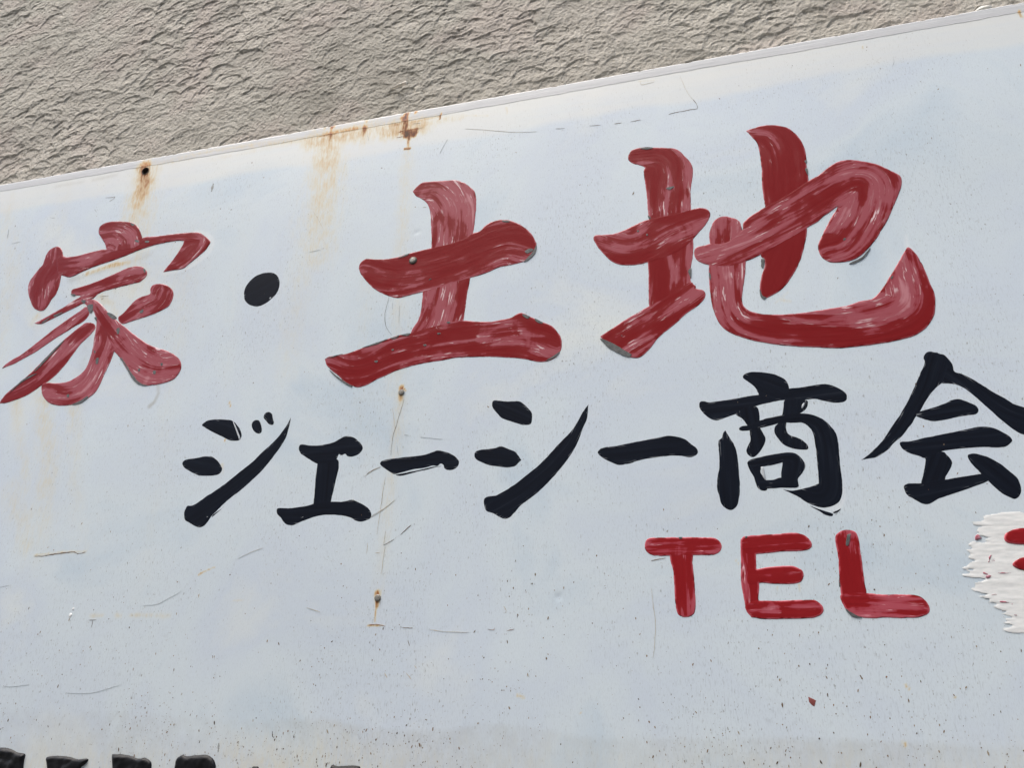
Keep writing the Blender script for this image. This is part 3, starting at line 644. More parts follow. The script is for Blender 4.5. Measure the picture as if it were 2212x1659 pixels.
def paint_slab(name, outline, spine, mat, parent, thick, base, grid=0.004, edge_w=0.0013, rag=0.0003, cov=0.0, lumps=0.0, seed=0, tint=0.0, soft=0.0018, flat=False, others=()):
    """a film of paint: smooth outline, rounded rim, brush coordinates (along, across) for the material"""
    B = outline_of(outline, rag, seed, soft)
    d = np.roll(B, -1, 0) - np.roll(B, 1, 0)
    inn = np.stack([-d[:, 1], d[:, 0]], 1) / (np.linalg.norm(d, axis=1)[:, None] + 1e-9)
    A2, B2 = B, np.roll(B, -1, 0)
    cand = [B + inn * edge_w * 0.4, B + inn * edge_w]
    lo, hi = B.min(0), B.max(0)
    gx, gy = np.meshgrid(np.arange(lo[0], hi[0], grid), np.arange(lo[1], hi[1], grid))
    g = np.stack([gx.ravel(), gy.ravel()], 1)
    g = g + (rng.random(g.shape) - 0.5) * grid * 0.5
    pts = []
    for q, m in ((cand[0], edge_w * 0.33), (cand[1], edge_w * 0.85), (g, edge_w + grid * 0.35)):
        q = q[inside(q, B)]
        if len(q):
            r = seg_dist(q, A2, B2)[0]
            pts.append(q[r > m])
    n = len(B)
    allp = np.concatenate([B] + pts)
    res = delaunay_2d_cdt([Vector(p) for p in allp], [], [list(range(n))], 1, 1e-7)
    V = np.array([(v[0], v[1]) for v in res[0]])
    F = np.array([f for f in res[2] if len(f) == 3])
    e = seg_dist(V, A2, B2)[0]
    own = e.copy()
    for O in others:            # where strokes cross, the paint runs together
        m = np.where((V > O.min(0)).all(1) & (V < O.max(0)).all(1))[0]
        if len(m):
            m = m[inside(V[m], O)]
        if len(m):
            e[m] = np.maximum(e[m], seg_dist(V[m], O, np.roll(O, -1, 0))[0])
    k = np.clip(e / edge_w, 0, 1)
    h = (thick + base) * np.sqrt(np.clip(1 - (1 - k) ** 2, 0, 1))
    # brush coordinates
    if spine is None:
        c = B.mean(0); w, v = np.linalg.eigh(np.cov((B - c).T)); ax = v[:, 1]
        L = np.abs((B - c) @ ax).max()
        S = np.stack([c - ax * L, c + ax * L])
    else:
        S = spline(parse(spine)[0], None, False, 0.004)
    acc = np.concatenate([[0], np.cumsum(np.linalg.norm(S[1:] - S[:-1], axis=1))])
    dist, si, tt = seg_dist(V, S[:-1], S[1:])
    dd = (S[1:] - S[:-1])[si]
    rel = V - S[si]
    sign = np.sign(dd[:, 0] * rel[:, 1] - dd[:, 1] * rel[:, 0])
    u = acc[si] + tt * (acc[si + 1] - acc[si])
    vv = dist * sign
    h = h + k * thick * 0.16 * (fbm(u * 25 + seed, vv * 220, seed + 3, 2) - 0.5)
    if lumps:
        h = h + k * lumps * (np.abs(fbm(V[:, 0] * 55 + seed, V[:, 1] * 70, seed + 8, 3) - 0.5) * 3.0)
    h = np.where(e < 1e-6, 0.0, h)
    if others:
        h = h - np.where((own < 1e-6) & (e > 1e-6), base, 0.0)
    co = np.stack([V[:, 0], wav(V[:, 0], V[:, 1]) - h, V[:, 1]], 1)
    suv = np.stack([u, vv, np.full(len(u), seed * 1.37)], 1)
    return make_mesh(name, co, F, mat, parent, {'suv': suv, 'edge': e, 'cov': np.full(len(u), cov), 'tint': np.full(len(u), tint)}, smooth=not flat)

# ------------------------------------------------------------------ materials
def mat_red():
    k = Nodes('red_brush_paint')
    suv = k.attr('suv', 'Vector')
    cov = k.attr('cov')
    edge = k.attr('edge')
    streak = k.noise(k.scaled(suv, (14, 240, 1)), 1, 4, 0.62, 0.4)
    broad = k.noise(k.scaled(suv, (9, 58, 1), (3, 7, 1)), 1, 3, 0.5, 0.5)
    blotch = k.noise(k.scaled(k.pos(), (24, 24, 24)), 1, 3, 0.55, 1.0)
    v = k.math('MULTIPLY', streak, 0.25)
    v = k.math('MULTIPLY_ADD', broad, 0.66, v)
    v = k.math('MULTIPLY_ADD', blotch, 0.26, v)
    v = k.math('ADD', v, cov)
    dark, dark2 = lin(111, 24, 26), lin(121, 27, 30)
    mid, pink, pale = lin(137, 52, 60), lin(150, 76, 84), lin(176, 118, 124)
    col = k.ramp(v, [(0.0, dark), (0.592, dark2), (0.603, mid), (0.65, pink), (0.72, pink), (0.78, pale)])
    thin = k.noise(k.scaled(suv, (34, 330, 1), (1, 2, 3)), 1, 3, 0.6, 0.3)
    gate = k.rng(v, 0.57, 0.62)
    clump = k.rng(k.noise(k.scaled(k.pos(), (38, 38, 38), (5, 1, 2)), 1, 2, 0.5), 0.48, 0.62, 0.1, 1.0)
    glint = k.math('MULTIPLY', k.math('MULTIPLY', k.rng(thin, 0.585, 0.635), gate), clump)
    col = k.mix(k.math('MULTIPLY', glint, 0.9), col, lin(214, 190, 192))
    # worn rim where the brush missed the older outline
    rimn = k.noise(k.scaled(k.pos(), (90, 90, 90)), 1, 2, 0.5)
    rim = k.math('MULTIPLY', k.rng(edge, 0.0006, 0.0022, 1, 0), k.rng(rimn, 0.40, 0.56))
    col = k.mix(k.math('MULTIPLY', rim, 0.8), col, lin(170, 92, 98))
    lift = k.math('MULTIPLY', k.rng(edge, 0.0003, 0.0011, 1, 0), k.rng(rimn, 0.46, 0.38))
    col = k.mix(k.math('MULTIPLY', lift, 0.8), col, lin(66, 44, 44))
    col = k.mix(k.attr('tint'), col, k.mix(1.0, col, (1.25, 1.0, 1.08, 1), 'MULTIPLY'))
    k.put(k.b.inputs['Base Color'], col)
    k.b.inputs['Specular IOR Level'].default_value = 0.2
    k.put(k.b.inputs['Roughness'], k.rng(v, 0.5, 0.62, 0.30, 0.42))
    hgt = k.math('MULTIPLY_ADD', streak, 0.6, k.math('MULTIPLY', broad, 0.6))
    k.bump(hgt, 0.35, 0.0010)
    return k.m

def mat_black():
    k = Nodes('black_brush_paint')
    suv = k.attr('suv', 'Vector')
    s = k.noise(k.scaled(suv, (10, 240, 1)), 1, 4, 0.6)
    col = k.ramp(s, [(0.3, lin(17, 20, 28)), (0.6, lin(22, 27, 37)), (0.8, lin(38, 43, 51))])
    edge = k.attr('edge')
    dry = k.noise(k.scaled(suv, (45, 700, 1), (2, 5, 9)), 1, 2, 0.6)
    f = k.math('MULTIPLY', k.rng(dry, 0.62, 0.66), k.rng(edge, 0.0008, 0.0032, 1, 0))
    col = k.mix(k.math('MULTIPLY', f, 0.55), col, lin(150, 155, 158))
    k.put(k.b.inputs['Base Color'], col)
    k.b.inputs['Roughness'].default_value = 0.36
    k.b.inputs['Specular IOR Level'].default_value = 0.12
    k.bump(s, 0.12, 0.0004)
    return k.m

def mat_panel():
    k = Nodes('white_sign_enamel')
    p = k.pos()
    rust, film, dirt_shade, fresh = k.attr('rust'), k.attr('film'), k.attr('dirt_shade'), k.attr('fresh')
    big = k.noise(k.scaled(p, (3.6, 1, 4.2)), 1, 5, 0.6, 0.6)
    col = k.ramp(big, [(0.30, lin(188, 203, 213)), (0.44, lin(202, 213, 218)), (0.56, lin(197, 208, 217)), (0.72, lin(210, 217, 216))])
    # fine vertical weathering threads and dust
    thr = k.noise(k.scaled(p, (620, 1, 110)), 1, 3, 0.65)
    weave = k.noise(k.scaled(p, (900, 1, 300)), 1, 2, 0.6)
    wear = k.rng(k.noise(k.scaled(p, (7, 1, 5), (3, 0, 6)), 1, 4, 0.6), 0.38, 0.62, 0.22, 1.0)
    col = k.mix(k.math('MULTIPLY', k.math('MULTIPLY', k.rng(thr, 0.52, 0.70), 0.38), wear), col, lin(140, 148, 152))
    col = k.mix(k.math('MULTIPLY', k.rng(weave, 0.45, 0.7), 0.14), col, lin(150, 156, 160))
    spk = k.noise(k.scaled(p, (420, 1, 190), (4, 0, 2)), 1, 2, 0.5)
    col = k.mix(k.math('MULTIPLY', k.math('MULTIPLY', k.rng(spk, 0.64, 0.72), 0.7), wear), col, lin(112, 112, 104))
    fn = k.noise(k.scaled(p, (5, 1, 60)), 1, 3, 0.6)
    filmf = k.math('MULTIPLY', film, k.rng(fn, 0.2, 0.6, 0.65, 1.0))
    col = k.mix(filmf, col, lin(219, 219, 211))
    dn = k.noise(k.scaled(p, (60, 1, 40)), 1, 4, 0.65)
    col = k.mix(k.math('MULTIPLY', dirt_shade, k.rng(dn, 0.3, 0.65, 0.5, 1.5)), col, lin(138, 132, 112))
    col = k.mix(fresh, col, lin(228, 231, 231))
    rn = k.noise(k.scaled(p, (330, 1, 60), (2, 3, 1)), 1, 4, 0.65)
    rn2 = k.noise(k.scaled(p, (60, 1, 45), (8, 3, 1)), 1, 3, 0.6)
    r = k.math('MULTIPLY', rust, k.math('ADD', k.rng(rn, 0.25, 0.75, 0.45, 1.15), k.rng(rn2, 0.3, 0.7, -0.1, 0.35)))
    rc = k.ramp(r, [(0.0, lin(214, 212, 196)), (0.2, lin(203, 195, 168)), (0.4, lin(188, 160, 118)), (0.6, lin(152, 102, 58)), (0.8, lin(112, 64, 36)), (1.0, lin(82, 58, 38))])
    col = k.mix(k.rng(r, 0.0, 0.34, 0, 1), col, rc)
    k.put(k.b.inputs['Base Color'], col)
    k.put(k.b.inputs['Roughness'], k.rng(r, 0.1, 0.7, 0.36, 0.8))
    hb = k.math('MULTIPLY_ADD', rn, k.math('MULTIPLY', rust, 1.2), k.math('MULTIPLY', weave, 0.25))
    k.bump(hb, 0.25, 0.0006)
    return k.m

def mat_trim():
    k = Nodes('white_trim_paint')
    p = k.pos()
    b = k.noise(k.scaled(p, (14, 200, 700)), 1, 4, 0.6)
    col = k.ramp(b, [(0.3, lin(186, 189, 190)), (0.6, lin(206, 208, 208))])
    rn = k.noise(k.scaled(p, (260, 100, 90)), 1, 4, 0.65)
    r = k.math('MULTIPLY', k.attr('rust'), k.rng(rn, 0.25, 0.75, 0.55, 1.4))
    rc = k.ramp(r, [(0.0, lin(222, 218, 196)), (0.25, lin(212, 195, 150)), (0.45, lin(200, 150, 90)), (0.65, lin(168, 98, 46)), (0.9, lin(92, 48, 28))])
    col = k.mix(k.rng(r, 0.03, 0.4), col, rc)
    k.put(k.b.inputs['Base Color'], col)
    k.b.inputs['Roughness'].default_value = 0.42
    k.bump(b, 0.3, 0.0006)
    return k.m

def mat_stucco():
    k = Nodes('beige_stucco')
    p = k.pos()
    big = k.noise(k.scaled(p, (2.4, 1, 3.0)), 1, 3, 0.55)
    med = k.noise(k.scaled(p, (26, 26, 30)), 1, 4, 0.6)
    fine = k.noise(k.scaled(p, (260, 260, 260)), 1, 5, 0.7)
    col = k.ramp(med, [(0.3, lin(156, 151, 140)), (0.5, lin(166, 161, 150)), (0.7, lin(178, 173, 162))])
    col = k.mix(k.rng(big, 0.35, 0.7, 0.0, 0.55), col, lin(160, 158, 146))
    tintn = k.noise(k.scaled(p, (9, 9, 11), (5, 1, 2)), 1, 2, 0.5)
    col = k.mix(k.rng(tintn, 0.5, 0.68, 0.0, 0.45), col, lin(170, 158, 149))
    col = k.mix(k.rng(fine, 0.62, 0.8, 0, 0.35), col, lin(120, 110, 98))
    col = k.mix(k.math('MULTIPLY', k.attr('grime'), k.rng(med, 0.3, 0.65, 0.5, 1.0)), col, lin(118, 113, 100))
    k.put(k.b.inputs['Base Color'], col)
    k.b.inputs['Roughness'].default_value = 0.85
    k.bump(fine, 0.75, 0.0026)
    return k.m

def mat_simple(name, c, rough=0.5, metal=0.0, c2=None, sc=(200, 200, 200), bump=0.0, lo=0.35, hi=0.65):
    k = Nodes(name)
    n = k.noise(k.scaled(k.pos(), sc), 1, 3, 0.6)
    k.put(k.b.inputs['Base Color'], k.ramp(n, [(lo, c), (hi, c2 or c)]))
    k.b.inputs['Roughness'].default_value = rough
    k.b.inputs['Metallic'].default_value = metal
    if bump:
        k.bump(n, bump, 0.001)
    return k.m

M_RED, M_BLACK, M_PANEL, M_TRIM, M_STUCCO = mat_red(), mat_black(), mat_panel(), mat_trim(), mat_stucco()
M_GREY = mat_simple('primer_and_shade_grey', lin(62, 65, 66), 0.6, 0, lin(92, 94, 92))
M_WHITE = mat_simple('thick_white_gloss', lin(214, 217, 215), 0.45, 0, lin(228, 229, 226), (90, 90, 400))
M_FLECK = mat_simple('white_fleck', lin(176, 182, 186), 0.5)
M_STEEL = mat_simple('dull_screw_steel', lin(136, 136, 130), 0.55, 0.2, lin(104, 98, 88), (700, 700, 700), 0.4)
M_OLD = mat_simple('dark_rusted_screw', lin(52, 46, 42), 0.6, 0.4, lin(84, 72, 62), (600, 600, 600), 0.4)
M_DARK = mat_simple('hole_rust_dark', lin(46, 38, 32), 0.8, 0, lin(80, 58, 42))
M_BODY = mat_simple('sign_back_paint', lin(196, 196, 192), 0.5)
M_GLOSS = mat_simple('glossy_black_film', lin(13, 14, 16), 0.5, 0, lin(20, 21, 24), (60, 60, 60), 0.3)
M_SMEAR = mat_simple('old_red_smear', lin(138, 62, 76), 0.5, 0, lin(176, 130, 140), (300, 300, 300))
M_GLOSS.node_tree.nodes['Principled BSDF'].inputs['Specular IOR Level'].default_value = 0.2
M_ASPH = mat_simple('grey_pavement', lin(92, 91, 88), 0.9, 0, lin(112, 110, 106), (20, 20, 20), 0.3)
SCR_MATS = {
    'd': mat_simple('crack_brown', lin(108, 86, 62), 0.7, 0, lin(70, 56, 44)),
    't': mat_simple('scratch_tan', lin(196, 188, 168), 0.7, 0, lin(164, 148, 120)),
    'b': mat_simple('scratch_umber', lin(124, 100, 72), 0.7, 0, lin(96, 78, 58)),
    'g': mat_simple('scratch_grey', lin(172, 179, 184), 0.7, 0, lin(146, 152, 156)),
    'r': mat_simple('scratch_rust', lin(150, 96, 56), 0.7, 0, lin(112, 64, 40)),
    'k': mat_simple('scratch_black', lin(60, 58, 54), 0.7, 0, lin(42, 42, 42)),
    's': mat_simple('scuff_grey', lin(150, 156, 158), 0.6, 0, lin(136, 138, 132)),
}

# ------------------------------------------------------------------ ground and wall
g = 60.0
tag(make_mesh('ground', [(-g, -g, 0), (g, -g, 0), (g, g, 0), (-g, g, 0)], [(0, 1, 2, 3)], M_ASPH, smooth=False), kind='structure')

# unseen house added behind the viewer to shade low sky and darken the reflections
def box_obj(name, x0, x1, y0, y1, z0, z1, mat, parent):
    V = [(x, y, z) for z in (z0, z1) for y in (y0, y1) for x in (x0, x1)]
    return make_mesh(name, V, [(0, 2, 3, 1), (4, 5, 7, 6), (0, 1, 5, 4), (2, 6, 7, 3), (0, 4, 6, 2), (1, 3, 7, 5)], mat, parent, smooth=False)
M_FAC = mat_simple('grey_brown_facade', lin(112, 104, 94), 0.85, 0, lin(128, 120, 108), (6, 6, 6), 0.3)
M_GLASS = mat_simple('dark_window_glass', lin(30, 34, 38), 0.15)
M_FRAME = mat_simple('window_frame', lin(150, 150, 146), 0.5)
house = empty('added_house', None, (0, -5.2, 0))
tag(house, 'unseen grey brown house added behind the viewer to shade the low sky', 'house')
box_obj('house_wall', -9, 9, -4.0, 0.0, 0.0, 8.2, M_FAC, house)
box_obj('roof', -9.3, 9.3, -4.3, 0.35, 8.2, 8.4, M_GLASS, house)
for wz in (0.95, 3.5, 6.1):
    for wx in (-6.6, -3.3, 0.0, 3.3, 6.6):
        w = box_obj('window', wx - 0.75, wx + 0.75, 0.0, 0.05, wz, wz + 1.3, M_FRAME, house)
        box_obj('pane', wx - 0.68, wx + 0.68, 0.04, 0.056, wz + 0.07, wz + 1.23, M_GLASS, w)

def scales(a, b, la, lb, seed, sharp):
    """torn-plaster flakes: each cell leans out towards its lower lip and drops back below it"""
    x, y = a / la, b / lb
    i0, j0 = np.floor(x), np.floor(y)
    num = np.zeros_like(x); den = np.zeros_like(x)
    dmin = np.full_like(x, 9.0)
    cells = []
    for di in (-1, 0, 1):
        for dj in (-1, 0, 1):
            i, j = i0 + di, j0 + dj
            cx = i + 0.1 + 0.8 * hash2(i, j, seed)
            cy = j + 0.1 + 0.8 * hash2(i, j, seed + 1)
            d2 = (x - cx) ** 2 + (y - cy) ** 2
            amp = hash2(i, j, seed + 2)
            lev = hash2(i, j, seed + 3)
            h = (0.15 + amp ** 2) * np.clip(0.5 - (y - cy) * 0.75, -0.2, 1.2) + 0.35 * lev
            cells.append((d2, h))
            dmin = np.minimum(dmin, d2)
    for d2, h in cells:
        w = np.exp(-(d2 - dmin) * sharp)
        num += w * h; den += w
    return num / den

def scoops(a, b, la, lb, seed, share, edge):
    """torn scoops: an arched sharp lip above, the hollow running out downwards"""
    x, y = a / la, b / lb
    i0, j0 = np.floor(x), np.floor(y)
    out = np.zeros_like(x)
    lip = np.zeros_like(x)
    for di in (-1, 0, 1):
        for dj in (-1, 0, 1):
            i, j = i0 + di, j0 + dj
            on = hash2(i, j, seed + 4) < share
            cx = i + hash2(i, j, seed)
            cy = j + hash2(i, j, seed + 1)
            sz = 0.45 + 0.5 * hash2(i, j, seed + 2)
            an = (hash2(i, j, seed + 3) - 0.5) * 1.8
            ca, sa = np.cos(an), np.sin(an)
            u, v = (x - cx), (y - cy)
            u, v = (u * ca + v * sa * 0.6) / sz, (-u * sa * 0.8 + v * ca) / sz
            rr = np.sqrt(u * u + v * v)
            ins = np.clip((1 - rr) / edge, 0, 1)
            ins = ins * ins * (3 - 2 * ins)
            dep = ins * np.clip((v + 0.9) / 1.7, 0, 1) ** 1.3 * (0.4 + 0.6 * hash2(i, j, seed + 5))
            out = np.maximum(out, np.where(on, dep, 0))
            crest = np.exp(-((rr - 1.05) / 0.07) ** 2) * np.clip(v + 0.2, 0, 1)
            lip = np.maximum(lip, np.where(on, crest, 0))
    return out - 0.22 * lip

def stucco_h(X, Z):
    th = math.radians(5)
    wx = (fbm(X * 38, Z * 38, 11, 2) - 0.5) * 0.008
    wz = (fbm(X * 38 + 40, Z * 38, 12, 2) - 0.5) * 0.008
    xx, zz = X + wx, Z + wz
    a = xx * math.cos(th) + zz * math.sin(th)
    b = -xx * math.sin(th) + zz * math.cos(th)
    big = scales(a, b, 0.042, 0.028, 21, 34)
    s0 = scoops(a + 1, b + 4, 0.027, 0.0205, 201, 0.62, 0.06)
    s1 = scoops(a + 5, b + 2, 0.0130, 0.0112, 211, 0.5, 0.12)
    s2 = scoops(xx + 9, zz + 6, 0.0068, 0.0064, 221, 0.6, 0.3)
    patch = fbm(X * 6 + 2, Z * 7, 51, 3)
    rough = np.clip((patch - 0.25) * 3.0, 0.5, 1.0)
    fine = fbm(X * 290, Z * 300, 61, 3, 0.6) - 0.5
    return (0.0050 * (fbm(X * 7, Z * 9, 71, 3) - 0.5) + 0.0018 * (big - 0.5) * rough
            - 0.0017 * s0 * rough - 0.0011 * s1 * rough - 0.0008 * s2 + 0.0017 * fine)

def axis(lo, a, b, hi, fine, coarse):
    l = np.linspace(lo, a, max(2, int((a - lo) / coarse)), endpoint=False)
    m = np.linspace(a, b, int((b - a) / fine), endpoint=False)
    r = np.linspace(b, hi, max(2, int((hi - b) / coarse)))
    return np.concatenate([l, m, r])

def grid_faces(nx, nz):
    i, j = np.meshgrid(np.arange(nx - 1), np.arange(nz - 1))
    v = (j * nx + i).ravel()
    return np.stack([v, v + 1, v + nx + 1, v + nx], 1)

WALL_Y = 0.030
xs = axis(-3.2, -1.20, 0.76, 3.0, 0.0013, 0.05)
zs = axis(0.0, 2.48, 3.03, 3.6, 0.0013, 0.05)
GX, GZ = np.meshgrid(xs, zs)
fx, fz = GX.ravel(), GZ.ravel()
hh = stucco_h(fx, fz)
grime = np.clip(1 - (fz - 2.4835) / 0.10, 0, 1) ** 2 * np.clip(fbm(fx * 6, fz * 9, 81, 3) * 2.2 - 0.55, 0, 1) * np.clip(1.4 - np.abs(fx + 0.15) * 1.2, 0.2, 1)
grime = np.maximum(grime, 0.55 * np.exp(-((fx + 0.30) / 0.13) ** 2 - ((fz - 2.56) / 0.14) ** 2) * np.clip(fbm(fx * 14, fz * 12, 83, 4) * 2.4 - 0.5, 0, 1))
wall = make_mesh('stucco_wall', np.stack([fx, WALL_Y - hh, fz], 1), grid_faces(len(xs), len(zs)), M_STUCCO, attrs={'grime': grime})
tag(wall, 'rough beige stucco wall behind the white sign', 'wall')

# ------------------------------------------------------------------ the sign
sign = empty('sign_board', None, (0, 0, 0))
tag(sign, 'weathered white metal sign with red and black hand-painted Japanese lettering', 'sign')
X0, X1, Z0, Z1 = -1.40, 1.15, 1.30, 2.4835
TRIM_Z = 2.4695

STN = []
for s, w0, w1, a0, a1, kd in STAINS:
    P, _ = parse(s)
    STN.append((P, w0 * 1e-3, w1 * 1e-3, a0, a1, kd))

def stain_fields(x, z):
    n = len(x)
    out = {q: np.zeros(n) for q in 'ryd'}
    for P, w0, w1, a0, a1, kd in STN:
        m = max(w0, w1) * (1.6 if max(a0, a1) > 0.21 else 2.2)
        lo, hi = P.min(0) - m, P.max(0) + m
        k = np.where((x > lo[0]) & (x < hi[0]) & (z > lo[1]) & (z < hi[1]))[0]
        if not len(k):
            continue
        Q = np.stack([x[k], z[k]], 1)
        jit = (fbm(Q[:, 0] * 150, Q[:, 1] * 35, 101, 3) - 0.5) * 0.6
        d, si, t = seg_dist(Q, P[:-1], P[1:])
        f = (si + t) / (len(P) - 1)
        w = (w0 + (w1 - w0) * f) * 0.5 * (1 + jit)
        v = (a0 + (a1 - a0) * f) * (np.clip(1.35 - d / np.maximum(w, 1e-5) * 0.85, 0, 1) ** 1.2 if max(a0, a1) > 0.21 else np.exp(-(d / np.maximum(w, 1e-5)) ** 2 * 1.1))
        out[kd][k] = np.maximum(out[kd][k], v)
    return out

hx, hz = POINTS['hole']
HR = 0.0064
pxs = axis(X0, -0.98, 0.70, X1, 0.0022, 0.02)
pzs = axis(Z0, 1.53, Z1 - 0.002, Z1, 0.0022, 0.02)
GX, GZ = np.meshgrid(pxs, pzs)
fx, fz = GX.ravel().copy(), GZ.ravel().copy()
r = np.hypot(fx - hx, fz - hz)
k = np.abs(r - HR) < 0.0016
fx[k] = hx + (fx[k] - hx) / r[k] * HR
fz[k] = hz + (fz[k] - hz) / r[k] * HR
r = np.hypot(fx - hx, fz - hz)
S = stain_fields(fx, fz)
band = 2.4195 + (fbm(fx * 7, fx * 0 + 2, 111, 3) - 0.5) * 0.016
film = np.clip((fz - band) / 0.010 + 0.5, 0, 1) * 0.46 + np.clip((fz - band - 0.004) / 0.05, 0, 1) * 0.30
film = np.maximum(film, 0.35 * np.clip(1 - (fz - 1.9) / 0.05, 0, 1) * 0)
low = 1.6165 + (fbm(fx * 9, fx * 0 + 5, 113, 3) - 0.5) * 0.02
dirt_shade = S['d'] + np.clip((low - fz) / 0.006 + 0.5, 0, 1) * np.clip((fx + 0.42) * 6, 0.5, 1) * (0.02 + 0.16 * fbm(fx * 8, fz * 10, 117, 3))
dirt_shade = dirt_shade + 0.10 * np.clip(1.75 - fz, 0, 0.2) * 5 * np.clip(0.1 - fx, 0, 0.7)  # light falloff towards the lower left, put into the panel colour
rust = S['r'] + 0.07 * np.clip(0.25 - fx, 0, 1) * np.clip(fbm(fx * 30, fz * 2.2, 127, 3) * 2 - 0.45, 0, 1) * np.clip((fz - 1.62) * 4, 0, 1) + 0.10 * np.clip(fbm(fx * 4, fz * 1.5, 119, 3) - 0.45, 0, 1) * np.clip(-fx + 0.1, 0, 0.5) * 2
rust = rust + 0.15 * np.clip((low - fz) / 0.01 + 0.5, 0, 1) * np.clip(fbm(fx * 10 + 3, fz * 12, 123, 3) - 0.35, 0, 1)
fresh = np.zeros_like(fx)
for hs in HALOS:
    P, _ = parse(hs)
    B = spline(P, None, True, 0.004)
    kk = np.where((fx > B[:, 0].min() - .01) & (fx < B[:, 0].max() + .01) & (fz > B[:, 1].min() - .01) & (fz < B[:, 1].max() + .01))[0]
    Q = np.stack([fx[kk], fz[kk]], 1)
    d = seg_dist(Q, B, np.roll(B, -1, 0))[0]
    fresh[kk] = np.maximum(fresh[kk], np.clip(0.5 + np.where(inside(Q, B), d, -d) / 0.003, 0, 1) * 0.33)
yoff = wav(fx, fz)
for nm, dep in (('dimple', 0.0006), ('dimple2', 0.0004)):
    dx, dz = POINTS[nm]
    yoff = yoff + dep * np.exp(-((fx - dx) ** 2 + (fz - dz) ** 2) / (0.0035 ** 2))
F = grid_faces(len(pxs), len(pzs))
F = F[~((r[F] < HR + 1e-5).all(1))]
panel = make_mesh('panel', np.stack([fx, yoff, fz], 1), F, M_PANEL, sign, {'rust': rust, 'film': film, 'dirt_shade': dirt_shade, 'fresh': fresh})
# side and back walls of the shallow metal tray
BD = 0.022
bx = []
bf = []
for (xa, za, xb, zb) in ((X0, Z0, X1, Z0), (X1, Z0, X1, Z1), (X1, Z1, X0, Z1), (X0, Z1, X0, Z0)):
    q = len(bx)
    bx += [(xa, 0.0005, za), (xb, 0.0005, zb), (xb, BD, zb), (xa, BD, za)]
    bf.append((q, q + 1, q + 2, q + 3))
tag(make_mesh('tray_side', bx, bf, M_BODY, sign, smooth=False))

# rolled rim along the top edge
nx_ = 900
tx = np.linspace(X0, X1, nx_)
drop = (fbm(tx * 60, tx * 0 + 4, 131, 3) - 0.5) * 0.0016 + (fbm(tx * 6, tx * 0 + 9, 133, 2) - 0.5) * 0.003
tz0 = TRIM_Z + drop
nib = np.maximum(0, fbm(tx * 130, tx * 0 + 7, 135, 2) - 0.68) * 0.006
prof = [(0.0, 0.0004), (0.006, -0.00025), (0.5, -0.0005), (0.92, -0.0006), (0.975, -0.0003), (1.0, 0.0010), (1.0, BD)]
V = []
for t, yy in prof:
    z = tz0 + (Z1 + 0.0012 - tz0) * t - (nib * max(0.0, (t - 0.8) * 5))
    V.append(np.stack([tx, np.full(nx_, yy) + wav(tx, z), z], 1))
V = np.concatenate(V)
Ft = grid_faces(nx_, len(prof))
ts = stain_fields(V[:, 0], V[:, 2])
make_mesh('top_rim', V, Ft, M_TRIM, sign, {'rust': ts['r']}, smooth=False)

# ------------------------------------------------------------------ screws
def disc_rings(rings, n=28):
    """surface of revolution about -y: list of (radius, height)"""
    V, Fq = [], []
    for (rr, hgt) in rings:
        for a in range(n):
            t = 2 * math.pi * a / n
            V.append((rr * math.cos(t), -hgt, rr * math.sin(t)))
    for q in range(len(rings) - 1):
        for a in range(n):
            b = (a + 1) % n
            Fq.append((q * n + a, q * n + b, (q + 1) * n + b, (q + 1) * n + a))
    return V, Fq

def screw(x, z, y, rad, mat, seat, label):
    e = empty('screw', sign, (x, y, z))
    e['label'] = label
    dome = [(rad, 0.0), (rad * 1.0, rad * 0.16), (rad * 0.9, rad * 0.27), (rad * 0.65, rad * 0.33), (rad * 0.3, rad * 0.36), (0.0001, rad * 0.365)]
    V, Fq = disc_rings(dome)
    make_mesh('screw_head', V, Fq, mat, e)
    # cross recess: two short dark bars
    s, w = rad * 0.52, rad * 0.13
    for q in range(0 if mat is M_STEEL else 2):
        a, b = (s, w) if q == 0 else (w, s)
        yy = -rad * 0.375 - 0.00006 * q
        V = [(-a, yy, -b), (a, yy, -b), (a, yy, b), (-a, yy, b), (-a, yy + .0012, -b), (a, yy + .0012, -b), (a, yy + .0012, b), (-a, yy + .0012, b)]
        Fq = [(0, 1, 2, 3), (0, 4, 5, 1), (1, 5, 6, 2), (2, 6, 7, 3), (3, 7, 4, 0)]
        make_mesh('cross_slot', V, Fq, M_DARK, e, smooth=False)
    if seat:
        V, Fq = disc_rings([(rad * 1.5, -0.0002), (rad * 1.42, 0.0005), (rad * 1.0, 0.0007)])
        make_mesh('washer', V, Fq, M_OLD, e)
    return e

V, Fq = disc_rings([(HR * 1.12, 0.0006), (HR * 0.99, 0.0009), (HR * 0.93, 0.0), (HR * 0.93, -0.012), (0.0001, -0.0121)])
o = make_mesh('screw_hole', V, Fq, M_DARK, sign); o.location = (hx, float(wav(hx, hz)), hz)
screw(hx + 0.0008, hz - 0.0012, 0.0052, 0.0046, M_OLD, False, 'dark rusted screw sunk in a hole below the top rim')
for nm, lab, yy in (('screw_a', 'steel screw through the middle red character', -0.0004), ('screw_b', 'rusty screw below the middle red character', -0.0001), ('screw_c', 'rusty screw alone on the bare lower panel', -0.0001)):
    sx, sz = POINTS[nm]
    screw(sx, sz, yy + float(wav(sx, sz)), 0.0041, M_STEEL, nm == 'screw_a', lab)

